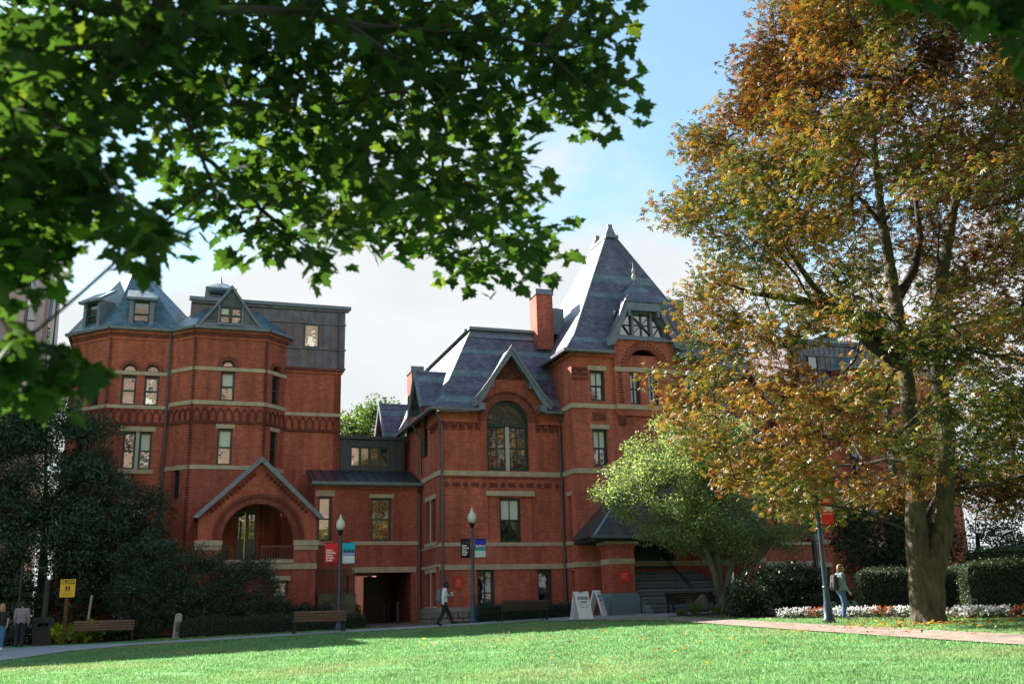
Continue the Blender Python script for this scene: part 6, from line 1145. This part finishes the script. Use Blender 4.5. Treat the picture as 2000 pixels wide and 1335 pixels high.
T = thing('round_sign', 'round pale pink and white street sign on a pole at the far left', 'sign', (-6.1, 50.5, tz(-6.1, 50.5))); MB().lathe(0, 0, [(0.03, 0), (0.03, 2.1)], 8).build('pole', mat('pale_pole', (0.30, 0.29, 0.27), 0.5), T); MB().plate(Fr(0, -0.04), arcpts(0, 1.95, 0.27, 0, 345, 22), (), -0.01, 0.01).build('disc', mat('sign_pale', (0.70, 0.62, 0.64), 0.5), T); MB().plate(Fr(0, -0.04), arcpts(0, 1.93, 0.15, 0, 345, 18), (), 0.011, 0.016).build('disc_centre', mat('sign_pink', (0.62, 0.30, 0.34), 0.5), T)
o = MB(); o.plate(WORLD, [(-0.13, -0.1), (0.13, -0.1), (0.12, 0.93), (0.05, 1.0), (-0.05, 1.0), (-0.12, 0.93)], (), -0.1, 0.1); o = o.build('stone_marker', mat('pale_stone_marker', (0.42, 0.38, 0.36), 0.9, noise=0.3, nscale=7)); o.location = (0.45, 45.2, tz(0.45, 45.2)); o.rotation_euler = (0, R(4), R(15)); tag(o, 'short pale stone marker standing alone on the shaded lawn', 'marker')
T = bmesh.new(); bmesh.ops.create_icosphere(T, subdivisions=4, radius=1)
for v in T.verts:
    n_ = 0.10*math.sin(v.co.x*4+1)+0.08*math.sin(v.co.y*5+v.co.z*3); v.co = Vector((v.co.x*0.33*(1+n_), v.co.y*0.28*(1+n_), max(-0.3, v.co.z)*0.46*(1+n_)))
me = bpy.data.meshes.new('boulder'); T.to_mesh(me); T.free(); o = link('boulder', me, mat('boulder_stone', (0.12, 0.12, 0.10), 0.95, noise=0.5, nscale=8, bump=0.03), None, True); o.location = (20.25, 37.0, tz(20.25, 37)+0.28); tag(o, 'grey upright boulder in the bed before the dark bench', 'boulder')
b = MB()
for k in range(2): b.lathe(9.95+0.55*k, 48.3-0.1*k, [(0.09, -0.3), (0.09, 0.9), (0.05, 0.98)], 10)
for k in range(2):
    o = MB().lathe(0, 0, [(0.09, -0.3), (0.09, 0.95), (0.05, 1.02)], 10).build('bollard', BLACKIRON); o.location = (10.3, 48.0+3.2*k, tz(10.3, 48)); tag(o, ('black bollard at the mouth of the passage', 'black bollard deep inside the passage')[k], 'bollard')

# parked car far left
def car(label, x, y, rz, m_):
    T = thing('parked_car', label, 'car', (x, y, tz(x, y)), rz); F = WORLD
    b = MB(); b.plate(F, [(-2.15, 0.35), (-1.75, 0.30), (1.75, 0.30), (2.12, 0.38), (2.15, 0.70), (1.95, 0.86), (1.05, 0.95), (-1.85, 1.0), (-2.12, 0.9)], (), -0.88, 0.88); b.build('body', m_, T)
    b = MB(); b.plate(F, [(-1.75, 0.98), (1.0, 0.94), (0.35, 1.42), (-0.2, 1.48), (-1.1, 1.46)], [[(-1.45, 1.03), (-0.4, 1.02), (-0.4, 1.38), (-1.02, 1.37)], [(-0.3, 1.02), (0.72, 1.0), (0.25, 1.35), (-0.3, 1.39)]], -0.74, 0.74); b.build('cabin', m_, T)
    MB().plate(F, [(-1.6, 1.0), (0.9, 0.97), (0.32, 1.40), (-1.05, 1.43)], (), -0.70, 0.70).build('window', GLASSDIM, T)
    for s in (-1, 1):
        for u in (-1.35, 1.35):
            q = MB(); q.tube([(u, s*0.72, 0.32), (u, s*0.92, 0.32)], 0.32, 18); wq = q.build('wheel', mat('tyre', (0.02, 0.02, 0.02), 0.8), T); MB().tube([(u, s*0.921, 0.32), (u, s*0.935, 0.32)], 0.19, 14).build('rim', mat('rim_alloy', (0.45, 0.45, 0.47), 0.35, 0.8), wq)
        MB().box(F, 2.0, 2.165, 0.60, 0.74, s*0.62-0.16, s*0.62+0.16).build('headlight', WHITE, T); MB().box(F, -2.165, -2.0, 0.66, 0.84, s*0.66-0.12, s*0.66+0.12).build('tail_light', mat('tail_red', (0.4, 0.02, 0.02), 0.4), T)
    return T
car('pale silver car parked beyond the two people at the far left', -7.2, 57.5, R(8), mat('silver_paint', (0.50, 0.54, 0.58), 0.3, 0.2))

# ---------------------------------------------------------------- people
def cap_mesh(chains, voxel, name, m, parent, sm_=3):
    """one continuous skin over tapered limbs"""
    b = MB()
    for ch in chains:
        for (p, r1), (q, r2) in zip(ch[:-1], ch[1:]):
            A, B = Vector(p), Vector(q); d = B-A; n = 4
            if d.length < 1e-4: continue
            t = d.normalized(); pts = [A-t*r1*math.cos(a) for a in (0.25, 0.9)]+[A, B]+[B+t*r2*math.cos(a) for a in (0.9, 0.25)]; rr = [r1*math.sin(0.25), r1*math.sin(0.9), r1, r2, r2*math.sin(0.9), r2*math.sin(0.25)]
            b.tube(pts, rr, 12)
    me = bpy.data.meshes.new(name); me.from_pydata(b.v, [], b.f); o = bpy.data.objects.new(name, me); COL.objects.link(o); md = o.modifiers.new('r', 'REMESH'); md.mode = 'VOXEL'; md.voxel_size = voxel; s = o.modifiers.new('s', 'SMOOTH'); s.factor = 0.5; s.iterations = sm_
    dg = bpy.context.evaluated_depsgraph_get(); m2 = bpy.data.meshes.new_from_object(o.evaluated_get(dg)); m2.name = name; COL.objects.unlink(o); bpy.data.objects.remove(o); bpy.data.meshes.remove(me); m2.materials.clear(); return link(name, m2, m, parent, True)
def hand(w_, d, side, fwd, curl=0.5):
    """palm, four unequal curled fingers and a thumb leaving the side of the palm"""
    w_, d, f = Vector(w_), Vector(d).normalized(), Vector(fwd).normalized(); s = d.cross(f).normalized()*side; out = [[(w_, 0.026), (w_+d*0.05, 0.030), (w_+d*0.085, 0.027)]]
    for k, ln in enumerate((0.070, 0.080, 0.074, 0.058)):
        o = f*(0.030-0.020*k); a = w_+d*0.085+o; m_ = a+(d*(1-curl*0.4)+s*curl*0.5).normalized()*ln*0.5; e = m_+(d*(1-curl)+s*curl).normalized()*ln*0.5; out.append([(a, 0.0100), (m_, 0.0095), (e, 0.0085)])
    a = w_+d*0.03+f*0.026; out.append([(a, 0.012), (a+(f*0.7+d*0.7).normalized()*0.035, 0.0105), (a+(f*0.45+d*0.9).normalized()*0.065, 0.009)]); return out
def person(label, x, y, rz, J, skin, top, bot, shoe, hair, long_hair=False, pack=None, sleeves=True, scale=1.0, jacket=None, z=None, extra=None):
    T = thing('person', label, 'person', (x, y, tz(x, y)+0.03 if z is None else z), rz); T.scale = (scale,)*3
    hd = Vector(J['head']); fx_ = Vector((1, 0, -0.08)).normalized(); nk = Vector(J['neck']); ch = Vector(J['chest']); pv = Vector(J['pelvis']); wa = pv*0.55+ch*0.45
    arms = [[(J['sh'+s], 0.056), (J['el'+s], 0.042), (J['wr'+s], 0.028)] for s in 'LR']; legs = [[(J['hip'+s], 0.088), (J['kn'+s], 0.060), (J['an'+s], 0.042)] for s in 'LR']; feet = [[(J['an'+s], 0.045), (Vector(J['an'+s])*0.35+Vector(J['toe'+s])*0.65, 0.040), (J['toe'+s], 0.032)] for s in 'LR']
    up_ = Vector((0, 0, 1)); S2 = lambda v, k: (Vector(v)*k)
    torso = [[(pv+Vector((0, 0.06, 0)), 0.115), (wa+Vector((0, 0.045, 0)), 0.100), (ch+Vector((0, 0.065, 0)), 0.112)], [(pv+Vector((0, -0.06, 0)), 0.115), (wa+Vector((0, -0.045, 0)), 0.100), (ch+Vector((0, -0.065, 0)), 0.112)], [(J['shL'], 0.060), (ch+Vector((0, 0, 0.10)), 0.075), (J['shR'], 0.060)]]
    head = [[(nk-up_*0.05, 0.056), (nk+up_*0.07, 0.052)], [(hd+up_*0.03-fx_*0.02, 0.092), (hd+up_*0.02+fx_*0.025, 0.086)], [(hd-up_*0.05+fx_*0.03, 0.066), (hd-up_*0.085+fx_*0.055, 0.048)], [(hd+fx_*0.10, 0.014), (hd+fx_*0.118-up_*0.03, 0.016)], [(hd-up_*0.065+fx_*0.09-Vector((0, 0.02, 0)), 0.012), (hd-up_*0.065+fx_*0.09+Vector((0, 0.02, 0)), 0.012)]]+[[(hd+Vector((-0.005, s*0.088, 0.015)), 0.020), (hd+Vector((-0.01, s*0.092, -0.02)), 0.016)] for s in (1, -1)]
    hands = []
    for s, sg in (('L', 1), ('R', -1)): w_ = Vector(J['wr'+s]); hands += hand(w_, w_-Vector(J['el'+s]), sg, (1, 0, 0.05))
    cap_mesh(torso+arms+legs+feet+head+hands, 0.0105, 'body', skin, T, 2)
    for s in (1, -1): MB().tube([hd+fx_*0.095+Vector((0, s*0.033, 0.02)), hd+fx_*0.104+Vector((0, s*0.033, 0.02))], 0.010, 8).build('eye', mat('eye_dark', (0.02, 0.015, 0.012), 0.3), T)
    inf = lambda chains, k: [[(p, r+k) for p, r in c_] for c_ in chains]
    arm_cut = inf(arms, 0.020) if sleeves else [[(a[0][0], a[0][1]+0.02), (Vector(a[0][0])*0.45+Vector(a[1][0])*0.55, a[0][1]+0.014)] for a in arms]
    cap_mesh(inf(torso, 0.022)+arm_cut, 0.016, 'jacket' if jacket else 'shirt', top, T, 4)
    cap_mesh(inf([[(l[0][0], l[0][1]+0.012), (l[1][0], l[1][1]+0.008), (l[2][0], l[2][1]+0.012)] for l in legs], 0.012)+[[(pv+Vector((0, 0.06, -0.02)), 0.128), (pv+Vector((0, -0.06, -0.02)), 0.128)], [(pv+Vector((0, 0.05, 0.05)), 0.118), (pv+Vector((0, -0.05, 0.05)), 0.118)]], 0.016, 'trousers', bot, T, 4)
    cap_mesh(inf(feet, 0.012), 0.014, 'shoes', shoe, T, 2)
    hc = [[(hd+up_*0.045-fx_*0.035, 0.095), (hd+up_*0.055+fx_*0.01, 0.090)], [(hd-up_*0.03-fx_*0.055, 0.075), (hd+up_*0.02-fx_*0.05, 0.085)]]
    if long_hair: hc += [[(hd-fx_*0.06, 0.085), (hd-fx_*0.075-up_*0.14, 0.065), (hd-fx_*0.06-up_*0.26, 0.04)], [(hd+Vector((-0.01, 0.075, 0)), 0.035), (hd+Vector((-0.02, 0.08, -0.2)), 0.028)], [(hd+Vector((-0.01, -0.075, 0)), 0.035), (hd+Vector((-0.02, -0.08, -0.2)), 0.028)]]
    cap_mesh(hc, 0.014, 'hair', hair, T, 2)
    if pack:
        bk = ch-Vector((0.21, 0, 0.10)); pk_ = cap_mesh([[(bk+Vector((0, 0.07, 0.17)), 0.085), (bk+Vector((-0.02, 0.07, -0.17)), 0.105)], [(bk+Vector((0, -0.07, 0.17)), 0.085), (bk+Vector((-0.02, -0.07, -0.17)), 0.105)], [(bk+Vector((-0.10, 0, -0.14)), 0.07), (bk+Vector((-0.09, 0, 0.0)), 0.06)]], 0.018, 'backpack', pack, T, 4)
        for s in (1, -1): MB().tube([bk+Vector((0.05, s*0.10, 0.22)), ch+Vector((0.02, s*0.12, 0.185)), ch+Vector((0.135, s*0.12, 0.05)), ch+Vector((0.10, s*0.155, -0.12)), bk+Vector((0.08, s*0.13, -0.16))], 0.016, 6).build('strap', mat('strap_black', (0.012, 0.014, 0.018), 0.7), pk_)
    if extra: extra(T, J)
    return T
man = dict(pelvis=(0, 0, 0.94), chest=(0.03, 0, 1.27), neck=(0.06, 0, 1.47), head=(0.11, 0, 1.60), hipL=(0.01, 0.09, 0.90), knL=(0.24, 0.09, 0.52), anL=(0.40, 0.09, 0.12), toeL=(0.58, 0.10, 0.13), hipR=(0, -0.09, 0.90), knR=(-0.06, -0.09, 0.50), anR=(-0.30, -0.09, 0.12), toeR=(-0.15, -0.10, 0.035), shR=(0.0, -0.20, 1.40), elR=(-0.11, -0.25, 1.12), wrR=(-0.10, -0.26, 0.86), shL=(0.05, 0.20, 1.40), elL=(0.07, 0.24, 1.13), wrL=(0.27, 0.14, 1.20))
def phone(T, J): w_ = Vector(J['wrL']); MB().box(Fr(w_.x+0.08, w_.y, 0), -0.005, 0.07, w_.z-0.03, w_.z+0.12, -0.05, 0.05).build('paper_cup', WHITE, T)
person('man in white shirt and black trousers walking right with a grey backpack', 10.62, 40.75, R(2), man, SKIND, mat('white_shirt', (0.66, 0.72, 0.82), 0.8), mat('black_trousers', (0.012, 0.014, 0.018), 0.8), mat('black_shoe', (0.01, 0.01, 0.01), 0.4), mat('black_hair', (0.008, 0.007, 0.006), 0.7), pack=mat('grey_pack', (0.11, 0.13, 0.13), 0.8), extra=phone)
wom = dict(pelvis=(0, 0, 0.93), chest=(0.02, 0, 1.26), neck=(0.04, 0, 1.46), head=(0.08, 0, 1.60), hipL=(0.01, 0.08, 0.89), knL=(0.20, 0.08, 0.50), anL=(0.02, 0.08, 0.17), toeL=(0.12, 0.08, 0.05), hipR=(0, -0.08, 0.89), knR=(0.04, -0.08, 0.48), anR=(-0.02, -0.08, 0.09), toeR=(0.16, -0.09, 0.035), shR=(0.02, -0.18, 1.39), elR=(0.03, -0.22, 1.10), wrR=(0.16, -0.21, 0.88), shL=(0.02, 0.18, 1.39), elL=(0.02, 0.22, 1.10), wrL=(0.12, 0.2, 0.86))
person('woman in denim jacket and jeans walking right with a black backpack', 19.72, 27.2, R(-8), wom, SKIN, mat('denim_jacket', (0.15, 0.20, 0.25), 0.85, noise=0.25, nscale=14), mat('blue_jeans', (0.055, 0.11, 0.24), 0.85, noise=0.3, nscale=12), mat('pale_shoe', (0.5, 0.42, 0.36), 0.6), mat('brown_hair', (0.16, 0.08, 0.035), 0.6), True, mat('black_pack', (0.025, 0.022, 0.022), 0.8), scale=0.95, jacket=True)
st = dict(pelvis=(0, 0, 0.94), chest=(0.0, 0, 1.27), neck=(0.01, 0, 1.47), head=(0.05, 0, 1.62), hipL=(0.0, 0.09, 0.90), knL=(0.10, 0.09, 0.50), anL=(0.06, 0.09, 0.09), toeL=(0.22, 0.10, 0.035), hipR=(0, -0.09, 0.90), knR=(0.0, -0.09, 0.50), anR=(-0.16, -0.09, 0.10), toeR=(-0.01, -0.10, 0.035), shR=(0.0, -0.20, 1.40), elR=(-0.04, -0.25, 1.12), wrR=(0.02, -0.26, 0.87), shL=(0.0, 0.20, 1.40), elL=(0.02, 0.24, 1.12), wrL=(0.14, 0.22, 0.92))
person('man in mauve shirt and black trousers walking away at the far left', -5.35, 44.9, R(95), st, mat('tan_skin', (0.30, 0.16, 0.10), 0.55), mat('mauve_shirt', (0.26, 0.20, 0.22), 0.85), mat('black_trousers', (0.012, 0.014, 0.018), 0.8), mat('black_shoe', (0.01, 0.01, 0.01), 0.4), mat('dark_brown_hair', (0.03, 0.018, 0.012), 0.7), pack=None)
person('person with long blond hair, black top and blue jeans at the left edge', -5.75, 42.6, R(-85), st, SKIN, mat('black_top', (0.014, 0.013, 0.013), 0.8), mat('bright_jeans', (0.05, 0.16, 0.28), 0.85), mat('white_shoe', (0.6, 0.6, 0.62), 0.6), mat('blond_hair', (0.42, 0.25, 0.10), 0.6), True, scale=0.95, sleeves=False)
for o in list(bpy.data.objects):
    if 'wbase' in o: del o['wbase']
